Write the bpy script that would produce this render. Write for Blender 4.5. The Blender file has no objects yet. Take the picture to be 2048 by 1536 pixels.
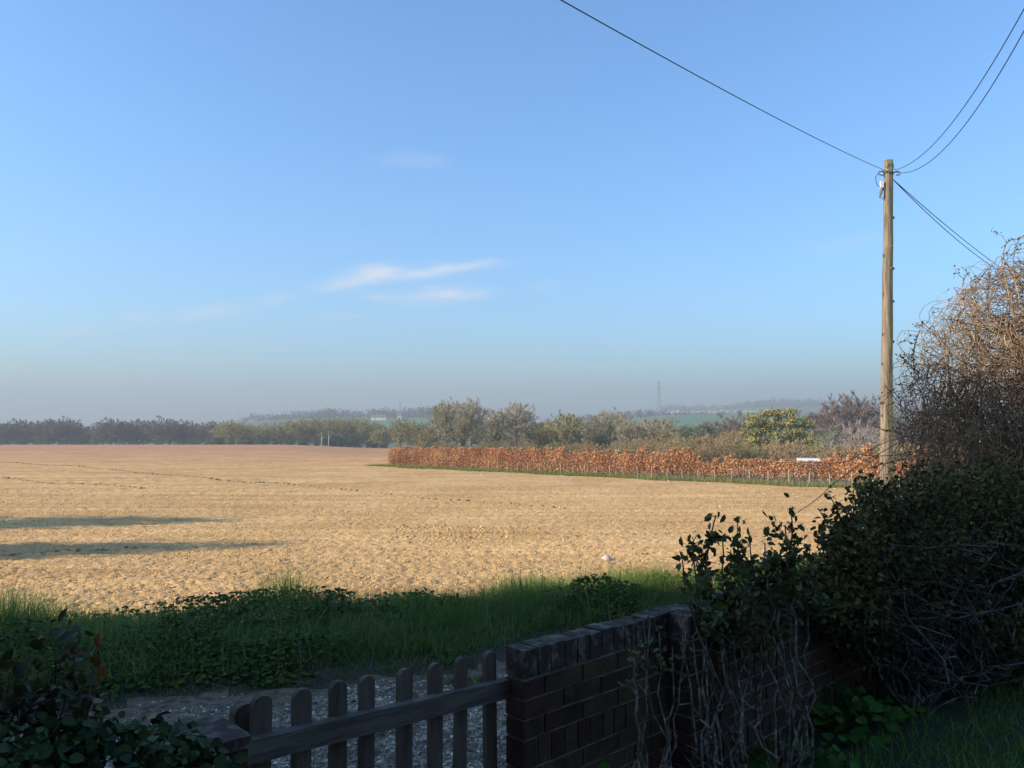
import bpy, math, random
import numpy as np
from mathutils import Vector
R = math.radians
scene = bpy.context.scene
C = scene.collection
rng = np.random.default_rng(7)

# ------------------------------------------------------------------ camera
EYE = np.array([0.0, 0.0, 1.7]); F = 1600.0; PITCH = R(2.93)
cam = bpy.data.cameras.new('camera'); camo = bpy.data.objects.new('camera', cam); C.objects.link(camo)
camo.location = EYE; camo.rotation_euler = (R(90) + PITCH, 0, 0)
cam.sensor_width = 36; cam.lens = 36 * F / 2048; cam.clip_start = 0.05; cam.clip_end = 9000
scene.camera = camo
scene.view_settings.view_transform = 'Standard'; scene.view_settings.look = 'None'
scene.view_settings.exposure = 0.95; scene.view_settings.gamma = 1

# ------------------------------------------------------------------ sun + sky
SUN_EL = R(23); TH = R(14)                       # travels to the right, a little away from the camera
sdir = Vector((math.cos(SUN_EL) * math.cos(TH), math.cos(SUN_EL) * math.sin(TH), -math.sin(SUN_EL)))
sl = bpy.data.lights.new('sun', 'SUN'); sl.energy = 5.0; sl.angle = R(0.8); sl.color = (1, .86, .68)
so = bpy.data.objects.new('sun', sl); C.objects.link(so); so.rotation_euler = sdir.to_track_quat('-Z', 'Y').to_euler()
w = bpy.data.worlds.new('World'); scene.world = w; w.use_nodes = True
nt = w.node_tree; N = nt.nodes; L = nt.links
sky = N.new('ShaderNodeTexSky'); sky.sky_type = 'NISHITA'; sky.sun_disc = False
sky.sun_elevation = SUN_EL; sky.sun_rotation = R(270) - TH
sky.air_density = 1.1; sky.dust_density = 1.2; sky.ozone_density = 3.0; sky.altitude = 60
BG = N['Background']; BG.inputs[1].default_value = 0.112
def wm(op, a, b=None, c=None):
    n = N.new('ShaderNodeMath'); n.operation = op
    for i, v in enumerate((a, b, c)):
        if v is None: continue
        if isinstance(v, (int, float)): n.inputs[i].default_value = v
        else: L.new(v, n.inputs[i])
    return n.outputs[0]
tc = N.new('ShaderNodeTexCoord'); sep = N.new('ShaderNodeSeparateXYZ'); L.new(tc.outputs['Generated'], sep.inputs[0])
yy = wm('MAXIMUM', sep.outputs[1], 0.02)
cu = wm('DIVIDE', sep.outputs[0], yy); cv = wm('DIVIDE', sep.outputs[2], yy)
cmb = N.new('ShaderNodeCombineXYZ'); L.new(cu, cmb.inputs[0]); L.new(wm('MULTIPLY', cv, 3.2), cmb.inputs[1])
nz = N.new('ShaderNodeTexNoise'); nz.inputs['Scale'].default_value = 13; nz.inputs['Detail'].default_value = 5; nz.inputs['Roughness'].default_value = .6
L.new(cmb.outputs[0], nz.inputs['Vector'])
wob = wm('MULTIPLY', wm('SUBTRACT', nz.outputs[0], .5), .02)
cl = None                                        # thin wisps: u, v, half length, half height, tilt, strength
def uvp(x, y): return (x - 1024) / F, math.tan(math.atan((768 - y) / F) + PITCH)
for x, y, a, b, t, s in [(690,566,62,9,.17,.55), (752,546,42,10,.05,.75), (848,544,52,8,.12,.62), (935,534,62,6,.08,.5), (870,594,66,10,.1,.5),
                         (900,586,34,7,.0,.35), (760,592,36,6,0,.35), (960,586,30,6,0,.3), (548,596,34,8,.05,.3), (410,624,85,9,.08,.35),
                         (268,640,34,9,0,.3), (158,659,44,7,.05,.25), (680,632,60,5,.06,.2), (808,320,55,9,.03,.13), (866,322,24,6,0,.12), (1700,486,90,9,.2,.12), (1085,572,30,7,0,.12)]:
    u0, v0 = uvp(x, y)
    du = wm('SUBTRACT', cu, u0); dv = wm('ADD', wm('SUBTRACT', cv, v0), wob)
    p = wm('ADD', wm('MULTIPLY', du, math.cos(t)), wm('MULTIPLY', dv, math.sin(t)))
    q = wm('SUBTRACT', wm('MULTIPLY', dv, math.cos(t)), wm('MULTIPLY', du, math.sin(t)))
    r2 = wm('ADD', wm('POWER', wm('ABSOLUTE', wm('DIVIDE', p, a / F)), 2), wm('POWER', wm('ABSOLUTE', wm('DIVIDE', q, 1.5 * b / F)), 2))
    g = wm('MULTIPLY', wm('EXPONENT', wm('MULTIPLY', r2, -.9)), s * 1.15)
    cl = g if cl is None else wm('ADD', cl, g)
nz2 = N.new('ShaderNodeTexNoise'); nz2.inputs['Scale'].default_value = 34; nz2.inputs['Detail'].default_value = 6
L.new(cmb.outputs[0], nz2.inputs['Vector'])
cl = wm('MULTIPLY', cl, wm('ADD', wm('MULTIPLY', nz2.outputs[0], 1.3), .1))
clm = N.new('ShaderNodeClamp'); L.new(cl, clm.inputs[0])
tint = N.new('ShaderNodeMix'); tint.data_type = 'RGBA'; tint.blend_type = 'MULTIPLY'; tint.inputs[0].default_value = 1
SKY_TINT = (.73, 1.08, 1.36, 1)
L.new(sky.outputs[0], tint.inputs[6]); tint.inputs[7].default_value = SKY_TINT
mixc = N.new('ShaderNodeMix'); mixc.data_type = 'RGBA'; L.new(clm.outputs[0], mixc.inputs[0]); L.new(tint.outputs[2], mixc.inputs[6])
mixc.inputs[7].default_value = (4.4, 4.6, 5.0, 1)
L.new(mixc.outputs[2], BG.inputs[0])

# ------------------------------------------------------------------ helpers
def tag(o, label=None, cat=None, group=None, kind=None):
    for k, v in (('label', label), ('category', cat), ('group', group), ('kind', kind)):
        if v: o[k] = v
    return o
def mk(name, V, Fc, mat, parent=None, smooth=False):
    V = np.asarray(V, dtype=np.float32).reshape(-1, 3)
    me = bpy.data.meshes.new(name)
    if isinstance(Fc, np.ndarray):
        n, k = Fc.shape
        me.vertices.add(len(V)); me.vertices.foreach_set('co', V.ravel())
        me.loops.add(n * k); me.loops.foreach_set('vertex_index', Fc.astype(np.int32).ravel())
        me.polygons.add(n); me.polygons.foreach_set('loop_start', np.arange(0, n * k, k, dtype=np.int32))
        try: me.polygons.foreach_set('loop_total', np.full(n, k, dtype=np.int32))
        except Exception: pass
        me.update(calc_edges=True)
        if smooth: me.polygons.foreach_set('use_smooth', np.ones(n, dtype=bool))
    else:
        me.from_pydata(V.tolist(), [], Fc); me.update()
        if smooth:
            for p in me.polygons: p.use_smooth = True
    for m in (mat if isinstance(mat, (list, tuple)) else [mat]): me.materials.append(m)
    o = bpy.data.objects.new(name, me); C.objects.link(o)
    if parent: o.parent = parent
    return o
def empty(name, loc=(0, 0, 0), rz=0):
    o = bpy.data.objects.new(name, None); C.objects.link(o); o.location = loc; o.rotation_euler = (0, 0, rz); o.empty_display_size = .2
    return o
def copy_tree(o, parent=None):
    c = o.copy(); C.objects.link(c); c.parent = parent
    for ch in o.children: copy_tree(ch, c)
    return c
class MB:
    """collects polygons of one mesh"""
    def __init__(s): s.v = []; s.f = []
    def add(s, V, Fc):
        b = len(s.v); s.v += [tuple(map(float, p)) for p in V]; s.f += [tuple(int(i) + b for i in f) for f in Fc]
    def box(s, o, ax, ay, az):
        o, ax, ay, az = [np.asarray(q, float) for q in (o, ax, ay, az)]
        P = [o, o + ax, o + ax + ay, o + ay, o + az, o + ax + az, o + ax + ay + az, o + ay + az]
        if np.dot(np.cross(ax, ay), az) < 0: P = [P[i] for i in (0, 3, 2, 1, 4, 7, 6, 5)]
        s.add(P, [(0, 3, 2, 1), (4, 5, 6, 7), (0, 1, 5, 4), (1, 2, 6, 5), (2, 3, 7, 6), (3, 0, 4, 7)])
    def aab(s, x0, x1, y0, y1, z0, z1): s.box((x0, y0, z0), (x1 - x0, 0, 0), (0, y1 - y0, 0), (0, 0, z1 - z0))
    def tube(s, pts, rad, n=8, cap=True):
        pts = [np.asarray(p, float) for p in pts]; rad = [rad] * len(pts) if np.isscalar(rad) else rad
        rings = []; up = np.array([0.13, .31, .94])
        for i, p in enumerate(pts):
            d = pts[min(i + 1, len(pts) - 1)] - pts[max(i - 1, 0)]; d = d / (np.linalg.norm(d) + 1e-9)
            u = up if abs(np.dot(up, d)) < .9 else np.array([1., .1, 0])
            a = np.cross(d, u); a /= np.linalg.norm(a); b = np.cross(d, a)
            rings.append([p + rad[i] * (math.cos(t) * a + math.sin(t) * b) for t in np.arange(n) * 2 * math.pi / n])
        V = [q for r in rings for q in r]; Fc = []
        for i in range(len(pts) - 1):
            for j in range(n):
                k = (j + 1) % n; Fc.append((i * n + j, i * n + k, (i + 1) * n + k, (i + 1) * n + j))
        if cap: Fc += [tuple(range(n))[::-1], tuple((len(pts) - 1) * n + j for j in range(n))]
        s.add(V, Fc)
    def build(s, name, mat, parent=None, smooth=False): return mk(name, s.v, s.f, mat, parent, smooth)

def norm(a): return a / (np.linalg.norm(a, axis=-1, keepdims=True) + 1e-9)
def stamp(T, TF, pos, X, Y, Z, sc):
    """stamps template T (k,3) at each pos with axes X,Y,Z and scale sc (n,) or (n,3)"""
    n = len(pos); sc = np.asarray(sc, float)
    if sc.ndim == 1: sc = np.repeat(sc[:, None], 3, 1)
    Tn = T[None] * sc[:, None, :]
    V = pos[:, None, :] + Tn[..., :1] * X[:, None] + Tn[..., 1:2] * Y[:, None] + Tn[..., 2:3] * Z[:, None]
    Fc = TF[None] + (np.arange(n) * len(T))[:, None, None]
    return V.reshape(-1, 3), Fc.reshape(-1, TF.shape[1])
def rdir(n, r=None): return norm((r or rng).normal(size=(n, 3)))
def frames(D):
    D = norm(D); A = norm(np.cross(D, rdir(len(D)))); return D, A, np.cross(D, A)
def segs(P0, P1, r0, r1, n=3):
    """thin tapered prisms for many twigs at once"""
    m = len(P0); D, A, B = frames(P1 - P0); V = []
    r0 = np.broadcast_to(r0, (m,)); r1 = np.broadcast_to(r1, (m,))
    for P, r in ((P0, r0), (P1, r1)):
        for k in range(n):
            t = 2 * math.pi * k / n; V.append(P + r[:, None] * (math.cos(t) * A + math.sin(t) * B))
    V = np.stack(V, 1).reshape(-1, 3)
    TF = np.array([(k, (k + 1) % n, n + (k + 1) % n, n + k) for k in range(n)])
    return V, (TF[None] + (np.arange(m) * 2 * n)[:, None, None]).reshape(-1, 4)
def join(parts):
    Vs = []; Fs = []; b = 0
    for V, Fc in parts: Vs.append(V); Fs.append(Fc + b); b += len(V)
    return np.concatenate(Vs), np.concatenate(Fs)
LEAF = np.array([(0, 0, 0), (.35, 0, -.02), (.7, 0, -.04), (1, 0, -.1), (.3, .3, .08), (.68, .27, .06), (.3, -.3, .08), (.68, -.27, .06)])
LEAFF = np.array([(0, 1, 4), (1, 5, 4), (1, 2, 5), (2, 3, 5), (0, 6, 1), (1, 6, 7), (1, 7, 2), (2, 7, 3)])
SLEAF = np.array([(0, 0, 0), (.5, .3, .07), (1, 0, -.05), (.5, -.3, .07)]); SLEAFF = np.array([(0, 1, 2, 3)])
QUAD = np.array([(-.5, -.5, 0), (.5, -.5, .1), (.5, .5, 0), (-.5, .5, .1)]); QUADF = np.array([(0, 1, 2, 3)])
LUMP = np.array([(-.5, -.5, -.2), (.5, -.45, -.25), (.55, .5, -.2), (-.45, .5, -.2), (-.3, -.25, .35), (.25, -.3, .42), (.3, .25, .36), (-.2, .3, .3)])
LUMPF = np.array([(0, 1, 5, 4), (1, 2, 6, 5), (2, 3, 7, 6), (3, 0, 4, 7), (4, 5, 6, 7)])
def blade_t(bend, n=3):
    V = []; Fc = []
    for i in range(n + 1):
        t = i / n; wd = .5 * (1 - t ** 1.6) + .03
        x = bend * t * t; z = t * (1 - .28 * abs(bend) * t)
        V += [(x, -wd, z), (x, wd, z)]
    for i in range(n): Fc.append((2 * i, 2 * i + 1, 2 * i + 3, 2 * i + 2))
    return np.array(V, float), np.array(Fc)
def blades(P, h, wd, upn=None, r=rng):
    out = []; idx = r.integers(0, 4, len(P))
    for k, bd in enumerate((.1, .35, .7, 1.1)):
        m = idx == k; n = m.sum()
        if not n: continue
        T, TF = blade_t(bd); a = r.uniform(0, 2 * math.pi, n)
        Z = norm(np.stack([r.normal(0, .18, n), r.normal(0, .18, n), np.ones(n)], 1))
        X = norm(np.cross(np.stack([-np.sin(a), np.cos(a), 0 * a], 1), Z)); Y = np.cross(Z, X)
        out.append(stamp(T, TF, P[m], X, Y, Z, np.stack([h[m], wd[m], h[m]], 1)))
    return join(out)
def leaves(P, D, Nn, size, T=LEAF, TF=LEAFF):
    X = norm(D); Y = norm(np.cross(Nn, X)); Z = np.cross(X, Y); return stamp(T, TF, P, X, Y, Z, size)

# ------------------------------------------------------------------ materials
def mat(name, col, col2=None, scale=4, detail=4, rough=.85, bump=0, bscale=None, rand=0, spec=.25, transl=0, stretch=None, thresh=(.35, .65), col3=None, coord='Object'):
    m = bpy.data.materials.new(name); m.use_nodes = True; n = m.node_tree.nodes; l = m.node_tree.links
    b = n['Principled BSDF']; b.inputs['Roughness'].default_value = rough; b.inputs['Specular IOR Level'].default_value = spec
    tcn = n.new('ShaderNodeTexCoord'); mp = n.new('ShaderNodeMapping'); l.new(tcn.outputs[coord], mp.inputs[0])
    if stretch: mp.inputs['Scale'].default_value = stretch
    out = None
    if col2 is not None:
        nz = n.new('ShaderNodeTexNoise'); nz.inputs['Scale'].default_value = scale; nz.inputs['Detail'].default_value = detail; nz.inputs['Roughness'].default_value = .62
        l.new(mp.outputs[0], nz.inputs['Vector'])
        cr = n.new('ShaderNodeValToRGB'); cr.color_ramp.elements[0].position = thresh[0]; cr.color_ramp.elements[1].position = thresh[1]
        cr.color_ramp.elements[0].color = (*col, 1); cr.color_ramp.elements[1].color = (*col2, 1)
        if col3: e = cr.color_ramp.elements.new(.5 * (thresh[0] + thresh[1])); e.color = (*col3, 1)
        l.new(nz.outputs[0], cr.inputs[0]); out = cr.outputs[0]
    else:
        rgb = n.new('ShaderNodeRGB'); rgb.outputs[0].default_value = (*col, 1); out = rgb.outputs[0]
    if rand:
        g = n.new('ShaderNodeNewGeometry'); hs = n.new('ShaderNodeHueSaturation')
        mr = n.new('ShaderNodeMapRange'); mr.inputs[3].default_value = 1 - rand; mr.inputs[4].default_value = 1 + rand
        l.new(g.outputs['Random Per Island'], mr.inputs[0]); l.new(mr.outputs[0], hs.inputs['Value'])
        mh = n.new('ShaderNodeMath'); mh.operation = 'MULTIPLY_ADD'; mh.inputs[1].default_value = 7.31; mh.inputs[2].default_value = 0
        fr = n.new('ShaderNodeMath'); fr.operation = 'FRACT'; l.new(g.outputs['Random Per Island'], mh.inputs[0]); l.new(mh.outputs[0], fr.inputs[0])
        m2 = n.new('ShaderNodeMapRange'); m2.inputs[3].default_value = .5 - rand * .06; m2.inputs[4].default_value = .5 + rand * .05
        l.new(fr.outputs[0], m2.inputs[0]); l.new(m2.outputs[0], hs.inputs['Hue'])
        l.new(out, hs.inputs['Color']); out = hs.outputs[0]
    l.new(out, b.inputs['Base Color'])
    if bump:
        nb = n.new('ShaderNodeTexNoise'); nb.inputs['Scale'].default_value = bscale or scale * 4; nb.inputs['Detail'].default_value = 6
        l.new(mp.outputs[0], nb.inputs['Vector']); bp = n.new('ShaderNodeBump'); bp.inputs['Distance'].default_value = bump; bp.inputs['Strength'].default_value = 1
        l.new(nb.outputs[0], bp.inputs['Height']); l.new(bp.outputs[0], b.inputs['Normal'])
    if transl:
        tr = n.new('ShaderNodeBsdfTranslucent'); l.new(out, tr.inputs[0]); mx = n.new('ShaderNodeMixShader'); mx.inputs[0].default_value = transl
        l.new(b.outputs[0], mx.inputs[1]); l.new(tr.outputs[0], mx.inputs[2]); l.new(mx.outputs[0], n['Material Output'].inputs[0])
    return m
M = {}
M['soil'] = mat('soil', (.47, .28, .115), (.645, .415, .19), scale=.35, detail=9, rough=.95, bump=.02, bscale=18, thresh=(.3, .7), spec=.05)
M['clod'] = mat('clod', (.47, .285, .125), (.64, .42, .20), scale=3, rough=.95, rand=.16, spec=.05)
M['flint'] = mat('flint', (.55, .44, .32), (.70, .60, .48), scale=3, rough=.7, rand=.15)
M['verge_soil'] = mat('verge_soil', (.05, .042, .028), (.08, .065, .04), scale=3, bump=.03, bscale=25)
M['track'] = mat('track', (.085, .055, .032), (.24, .175, .115), scale=14, detail=9, rough=.95, bump=.012, bscale=60, thresh=(.38, .64))
M['pebble'] = mat('pebble', (.13, .10, .065), (.40, .32, .23), scale=9, rough=.7, rand=.55, thresh=(.4, .6))
M['whitepebble'] = mat('whitepebble', (.55, .53, .5), (.7, .68, .64), scale=9, rough=.6, rand=.25)
M['lawn_soil'] = mat('lawn_soil', (.02, .03, .012), (.035, .04, .02), scale=3)
M['grass'] = mat('grass', (.14, .21, .045), (.22, .30, .08), scale=1.2, rand=.35, rough=.7, transl=.45, spec=.12)
M['lawn'] = mat('lawn', (.11, .19, .028), (.15, .25, .04), scale=1.5, rand=.3, rough=.6, transl=.25)
M['dry'] = mat('dry', (.30, .25, .14), rand=.3, rough=.8, transl=.3)
M['nettle'] = mat('nettle', (.04, .075, .009), (.085, .125, .016), scale=2.5, rand=.35, rough=.55, transl=.2, spec=.12)
M['broad'] = mat('broad', (.04, .11, .014), (.07, .15, .022), scale=6, rand=.35, rough=.6, transl=.2, spec=.12)
M['farland'] = mat('farland', (.05, .09, .03), (.10, .12, .05), scale=.02, detail=5, thresh=(.4, .6))
M['pasture'] = mat('pasture', (.055, .14, .045), (.08, .17, .055), scale=.01, detail=3)
M['bark_grey'] = mat('bark_grey', (.10, .085, .065), (.17, .15, .12), scale=1.5, rough=.9)
M['twig_grey'] = mat('twig_grey', (.27, .225, .13), (.37, .315, .20), scale=.4, rand=.3)
M['twig_green'] = mat('twig_green', (.25, .22, .09), (.36, .31, .14), scale=.3, rand=.3)
M['twig_purple'] = mat('twig_purple', (.14, .10, .088), (.21, .155, .13), scale=.3, rand=.25)
M['twig_ochre'] = mat('twig_ochre', (.27, .19, .09), (.38, .27, .14), scale=.3, rand=.3)
M['twig_pale'] = mat('twig_pale', (.33, .26, .22), (.40, .33, .28), scale=.3, rand=.25)
M['ivy'] = mat('ivy', (.022, .042, .018), (.04, .065, .026), scale=.6, rand=.4, rough=.5)
M['evergreen'] = mat('evergreen', (.028, .055, .025), (.05, .08, .035), scale=.5, rand=.4, rough=.6)
M['evgreen2'] = mat('evgreen2', (.05, .10, .035), (.08, .13, .05), scale=.5, rand=.35, rough=.6)
M['cedar'] = mat('cedar', (.26, .22, .06), (.38, .31, .09), scale=.5, rand=.3, rough=.7, transl=.15)
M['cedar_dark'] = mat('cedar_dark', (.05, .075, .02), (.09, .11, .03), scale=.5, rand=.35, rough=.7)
M['birch'] = mat('birch', (.35, .33, .3), (.5, .48, .44), scale=2)
M['blossom'] = mat('blossom', (.62, .62, .50), (.8, .8, .72), scale=.2, rand=.2)
M['farwood'] = mat('farwood', (.05, .055, .045), (.085, .08, .06), scale=.02, rand=.35)
M['beech'] = mat('beech', (.40, .20, .09), (.62, .36, .18), scale=.5, detail=6, rand=.55, rough=.6, transl=.3, thresh=(.35, .65))
M['beech_stem'] = mat('beech_stem', (.13, .08, .06), rand=.2)
M['stake'] = mat('stake', (.26, .20, .13), (.38, .30, .20), scale=4, rand=.2)
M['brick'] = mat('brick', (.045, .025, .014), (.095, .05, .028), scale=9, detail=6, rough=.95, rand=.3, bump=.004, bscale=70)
M['brick_cap'] = mat('brick_cap', (.055, .038, .028), (.20, .165, .125), scale=16, detail=7, rough=.95, rand=.2, bump=.004, bscale=60, thresh=(.48, .68))
M['mortar'] = mat('mortar', (.10, .088, .07), (.24, .22, .18), scale=12, detail=6, rough=.98, bump=.004, bscale=60)
M['gatewood'] = mat('gatewood', (.075, .055, .038), (.17, .135, .10), scale=7, detail=9, rough=.85, bump=.004, bscale=20, stretch=(3, 3, .35), thresh=(.35, .68))
M['railwood'] = mat('railwood', (.08, .066, .052), (.18, .152, .12), scale=8, detail=9, rough=.85, bump=.004, bscale=22, stretch=(.5, .5, 5), thresh=(.35, .68))
M['rose_stem'] = mat('rose_stem', (.11, .085, .055), (.30, .27, .21), scale=28, detail=5, rough=.8, thresh=(.45, .62))
M['rose_leaf'] = mat('rose_leaf', (.06, .10, .022), (.15, .095, .03), scale=9, rand=.35, rough=.5, transl=.25, thresh=(.45, .7))
M['red_leaf'] = mat('red_leaf', (.04, .045, .012), (.24, .085, .02), scale=6, rand=.5, rough=.5, transl=.25, thresh=(.56, .74))
M['shrub_leaf'] = mat('shrub_leaf', (.055, .065, .018), (.15, .12, .035), scale=3, rand=.45, rough=.6, transl=.1, spec=.14)
M['shrub_stem'] = mat('shrub_stem', (.06, .048, .034), (.17, .15, .12), scale=12, rough=.85, thresh=(.45, .65), rand=.2)
M['vine'] = mat('vine', (.19, .125, .07), (.33, .225, .13), scale=3, rand=.4, rough=.8)
M['vine_leaf'] = mat('vine_leaf', (.12, .10, .03), (.2, .14, .05), scale=3, rand=.4, rough=.6, transl=.2)
M['ivyleaf'] = mat('ivyleaf', (.022, .042, .013), (.05, .08, .022), scale=5, rand=.4, rough=.6, transl=.1, spec=.14)
M['ivyyellow'] = mat('ivyyellow', (.20, .20, .05), (.38, .36, .12), scale=5, rand=.3, rough=.5, transl=.3)
M['wire'] = mat('wire', (.02, .02, .022), rough=.6)
M['metal'] = mat('metal', (.12, .12, .12), (.2, .17, .15), scale=20, rough=.5)
M['plasticwhite'] = mat('plasticwhite', (.8, .8, .8), rough=.4)
M['steel'] = mat('steel', (.30, .31, .32), rough=.5)
M['housewhite'] = mat('housewhite', (.75, .73, .68), rough=.8)
M['housebrick'] = mat('housebrick', (.30, .14, .09), (.4, .2, .13), scale=2)
M['roof'] = mat('roof', (.12, .09, .08), (.2, .13, .1), scale=3)
M['glass'] = mat('glass', (.03, .035, .04), rough=.1, spec=.6)
M['carwhite'] = mat('carwhite', (.5, .5, .5), rough=.25, spec=.6)
M['tyre'] = mat('tyre', (.02, .02, .02), rough=.8)
M['moss'] = mat('moss', (.12, .14, .03), (.2, .2, .06), scale=20, rand=.3)
# telegraph pole: brown grain with algae on one side
def pole_mat(lean):
    m = mat('polewood', (.09, .066, .045), (.27, .215, .15), scale=9, detail=8, rough=.85, bump=.006, bscale=20, stretch=(3, 3, .18), thresh=(.35, .65))
    n = m.node_tree.nodes; l = m.node_tree.links; b = n['Principled BSDF']; src = b.inputs['Base Color'].links[0].from_socket
    tcn = n.new('ShaderNodeTexCoord'); sp = n.new('ShaderNodeSeparateXYZ'); l.new(tcn.outputs['Object'], sp.inputs[0])
    nz = n.new('ShaderNodeTexNoise'); nz.inputs['Scale'].default_value = 2.5; nz.inputs['Detail'].default_value = 6
    mp = n.new('ShaderNodeMapping'); mp.inputs['Scale'].default_value = (9, 9, .7); l.new(tcn.outputs['Object'], mp.inputs[0]); l.new(mp.outputs[0], nz.inputs['Vector'])
    a = n.new('ShaderNodeMath'); a.operation = 'MULTIPLY_ADD'; a.inputs[1].default_value = 6
    ln = n.new('ShaderNodeMath'); ln.operation = 'MULTIPLY_ADD'; ln.inputs[1].default_value = -lean; l.new(sp.outputs[2], ln.inputs[0]); l.new(sp.outputs[0], ln.inputs[2]); l.new(ln.outputs[0], a.inputs[0]); l.new(nz.outputs[0], a.inputs[2])
    mr = n.new('ShaderNodeMapRange'); mr.inputs[1].default_value = .5; mr.inputs[2].default_value = .72; l.new(a.outputs[0], mr.inputs[0])
    mx = n.new('ShaderNodeMix'); mx.data_type = 'RGBA'; l.new(mr.outputs[0], mx.inputs[0]); l.new(src, mx.inputs[6]); mx.inputs[7].default_value = (.38, .345, .14, 1)
    l.new(mx.outputs[2], b.inputs['Base Color']); return m
# soil gets a browner, moister far part and broad pale bands
def soil_fix():
    m = M['soil']; n = m.node_tree.nodes; l = m.node_tree.links; b = n['Principled BSDF']; src = b.inputs['Base Color'].links[0].from_socket
    tcn = n.new('ShaderNodeTexCoord'); sp = n.new('ShaderNodeSeparateXYZ'); l.new(tcn.outputs['Object'], sp.inputs[0])
    mp = n.new('ShaderNodeMapping'); mp.inputs['Scale'].default_value = (.012, .11, .1); mp.inputs['Rotation'].default_value = (0, 0, R(8)); l.new(tcn.outputs['Object'], mp.inputs[0])
    nz = n.new('ShaderNodeTexNoise'); nz.inputs['Scale'].default_value = 1; nz.inputs['Detail'].default_value = 4; l.new(mp.outputs[0], nz.inputs['Vector'])
    a = n.new('ShaderNodeMath'); a.operation = 'MULTIPLY_ADD'; a.inputs[1].default_value = 60; l.new(nz.outputs[0], a.inputs[0]); l.new(sp.outputs[1], a.inputs[2])
    mr = n.new('ShaderNodeMapRange'); mr.inputs[1].default_value = 62; mr.inputs[2].default_value = 170; l.new(a.outputs[0], mr.inputs[0])
    mx = n.new('ShaderNodeMix'); mx.data_type = 'RGBA'; mx.blend_type = 'MULTIPLY'; l.new(mr.outputs[0], mx.inputs[0]); l.new(src, mx.inputs[6]); mx.inputs[7].default_value = (.80, .70, .84, 1)
    # cultivation lines, drawn out along the drilling direction
    mp2 = n.new('ShaderNodeMapping'); mp2.inputs['Scale'].default_value = (.06, 1.6, 1); mp2.inputs['Rotation'].default_value = (0, 0, R(-5)); l.new(tcn.outputs['Object'], mp2.inputs[0])
    n2 = n.new('ShaderNodeTexNoise'); n2.inputs['Scale'].default_value = 1; n2.inputs['Detail'].default_value = 5; l.new(mp2.outputs[0], n2.inputs['Vector'])
    m2 = n.new('ShaderNodeMapRange'); m2.inputs[1].default_value = .35; m2.inputs[2].default_value = .65; m2.inputs[3].default_value = .80; m2.inputs[4].default_value = 1.10; l.new(n2.outputs[0], m2.inputs[0])
    hs = n.new('ShaderNodeHueSaturation'); l.new(m2.outputs[0], hs.inputs['Value']); l.new(mx.outputs[2], hs.inputs['Color'])
    l.new(hs.outputs[0], b.inputs['Base Color'])
soil_fix()

# ------------------------------------------------------------------ terrain
def ss(a, b, x): t = np.clip((x - a) / (b - a), 0, 1); return t * t * (3 - 2 * t)
A0 = np.array([-9.8, 65.]); HD = np.array([24.8, -30.]); HL = np.linalg.norm(HD); HD = HD / HL; HN = np.array([-HD[1], HD[0]])
CR = np.array([(-.9, 872), (-.64, 868), (-.45, 866), (-.36, 846), (-.3, 840), (-.2, 836), (-.1, 836), (0, 842), (.03, 846), (.1, 842), (.15, 836), (.2, 830), (.3, 828), (.45, 826), (.9, 822)])
CR2 = np.array([(-.9, 872), (-.4, 868), (-.3, 838), (-.2, 836), (-.1, 838), (0, 858), (.1, 858), (.16, 850), (.2, 824), (.3, 816), (.45, 812), (.9, 812)])
def H(X, Y):
    X = np.asarray(X, float); Y = np.asarray(Y, float); Yc = np.maximum(Y, .01); u = np.clip(X / np.maximum(Y, 1), -.9, .9)
    z = np.interp(Y, [-1e4, 0, 5, 8, 14.5, 18.5, 36, 65, 200, 260, 330, 450], [0, 0, -.05, -.18, -.4, -.55, -1.0, -1.63, -3.2, -5.6, -8, -10])
    z = z - .9 * ss(-.3, -.15, u) * ss(80, 160, Y)
    b = np.minimum((X - A0[0]) * HN[0] + (Y - A0[1]) * HN[1], X + .151 * Y)
    z = z - 3.6 * ss(3, 70, b) * (1 - ss(250, 420, Y))
    zc = 1.7 + 900 * (850 - np.interp(u, CR[:, 0], CR[:, 1])) / F
    zc2 = 1.7 + 1600 * (850 - np.interp(u, CR2[:, 0], CR2[:, 1])) / F
    t = ss(430, 900, Y); z = z * (1 - t) + zc * t
    t = ss(900, 1150, Y); z = z * (1 - t) + (zc - 14) * t
    t = ss(1150, 1600, Y); z = z * (1 - t) + zc2 * t
    t = ss(1600, 2000, Y); z = z * (1 - t) + (zc2 - 20) * t
    return z
WD = np.array([.727, .687]); WD = WD / np.linalg.norm(WD); WP = np.array([.047, 3.1]); WN = np.array([WD[1], -WD[0]])  # WN: garden side
def wpt(t, off=0, z=0): p = WP + t * WD + off * WN; return np.array([p[0], p[1], z])
# edges of the verge (field side and track side), by X
def y_field(X): return np.interp(X, [-60, -9, -4.7, -2.2, -.76, 1.66, 4.2, 9, 40], [-2, 5.6, 6.75, 7.45, 7.85, 8.95, 10.0, 12, 24]) + .12 * np.sin(X * 2.3) + .08 * np.sin(X * 5.1 + 1)
def y_track(X): return .14 * np.sin(X * 2.1 + .6) + .09 * np.sin(X * 5.3) + np.interp(X, [-60, -4, -2.3, -.1, .77, 3, 8, 40], [-30, 4.2, 5.1, 6.2, 6.9, 8.6, 11.8, 24]) + .05 * np.sin(X * 3.7)
def side(X, Y): return (X - WP[0]) * WN[0] + (Y - WP[1]) * WN[1]      # >0: garden side of the wall

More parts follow.
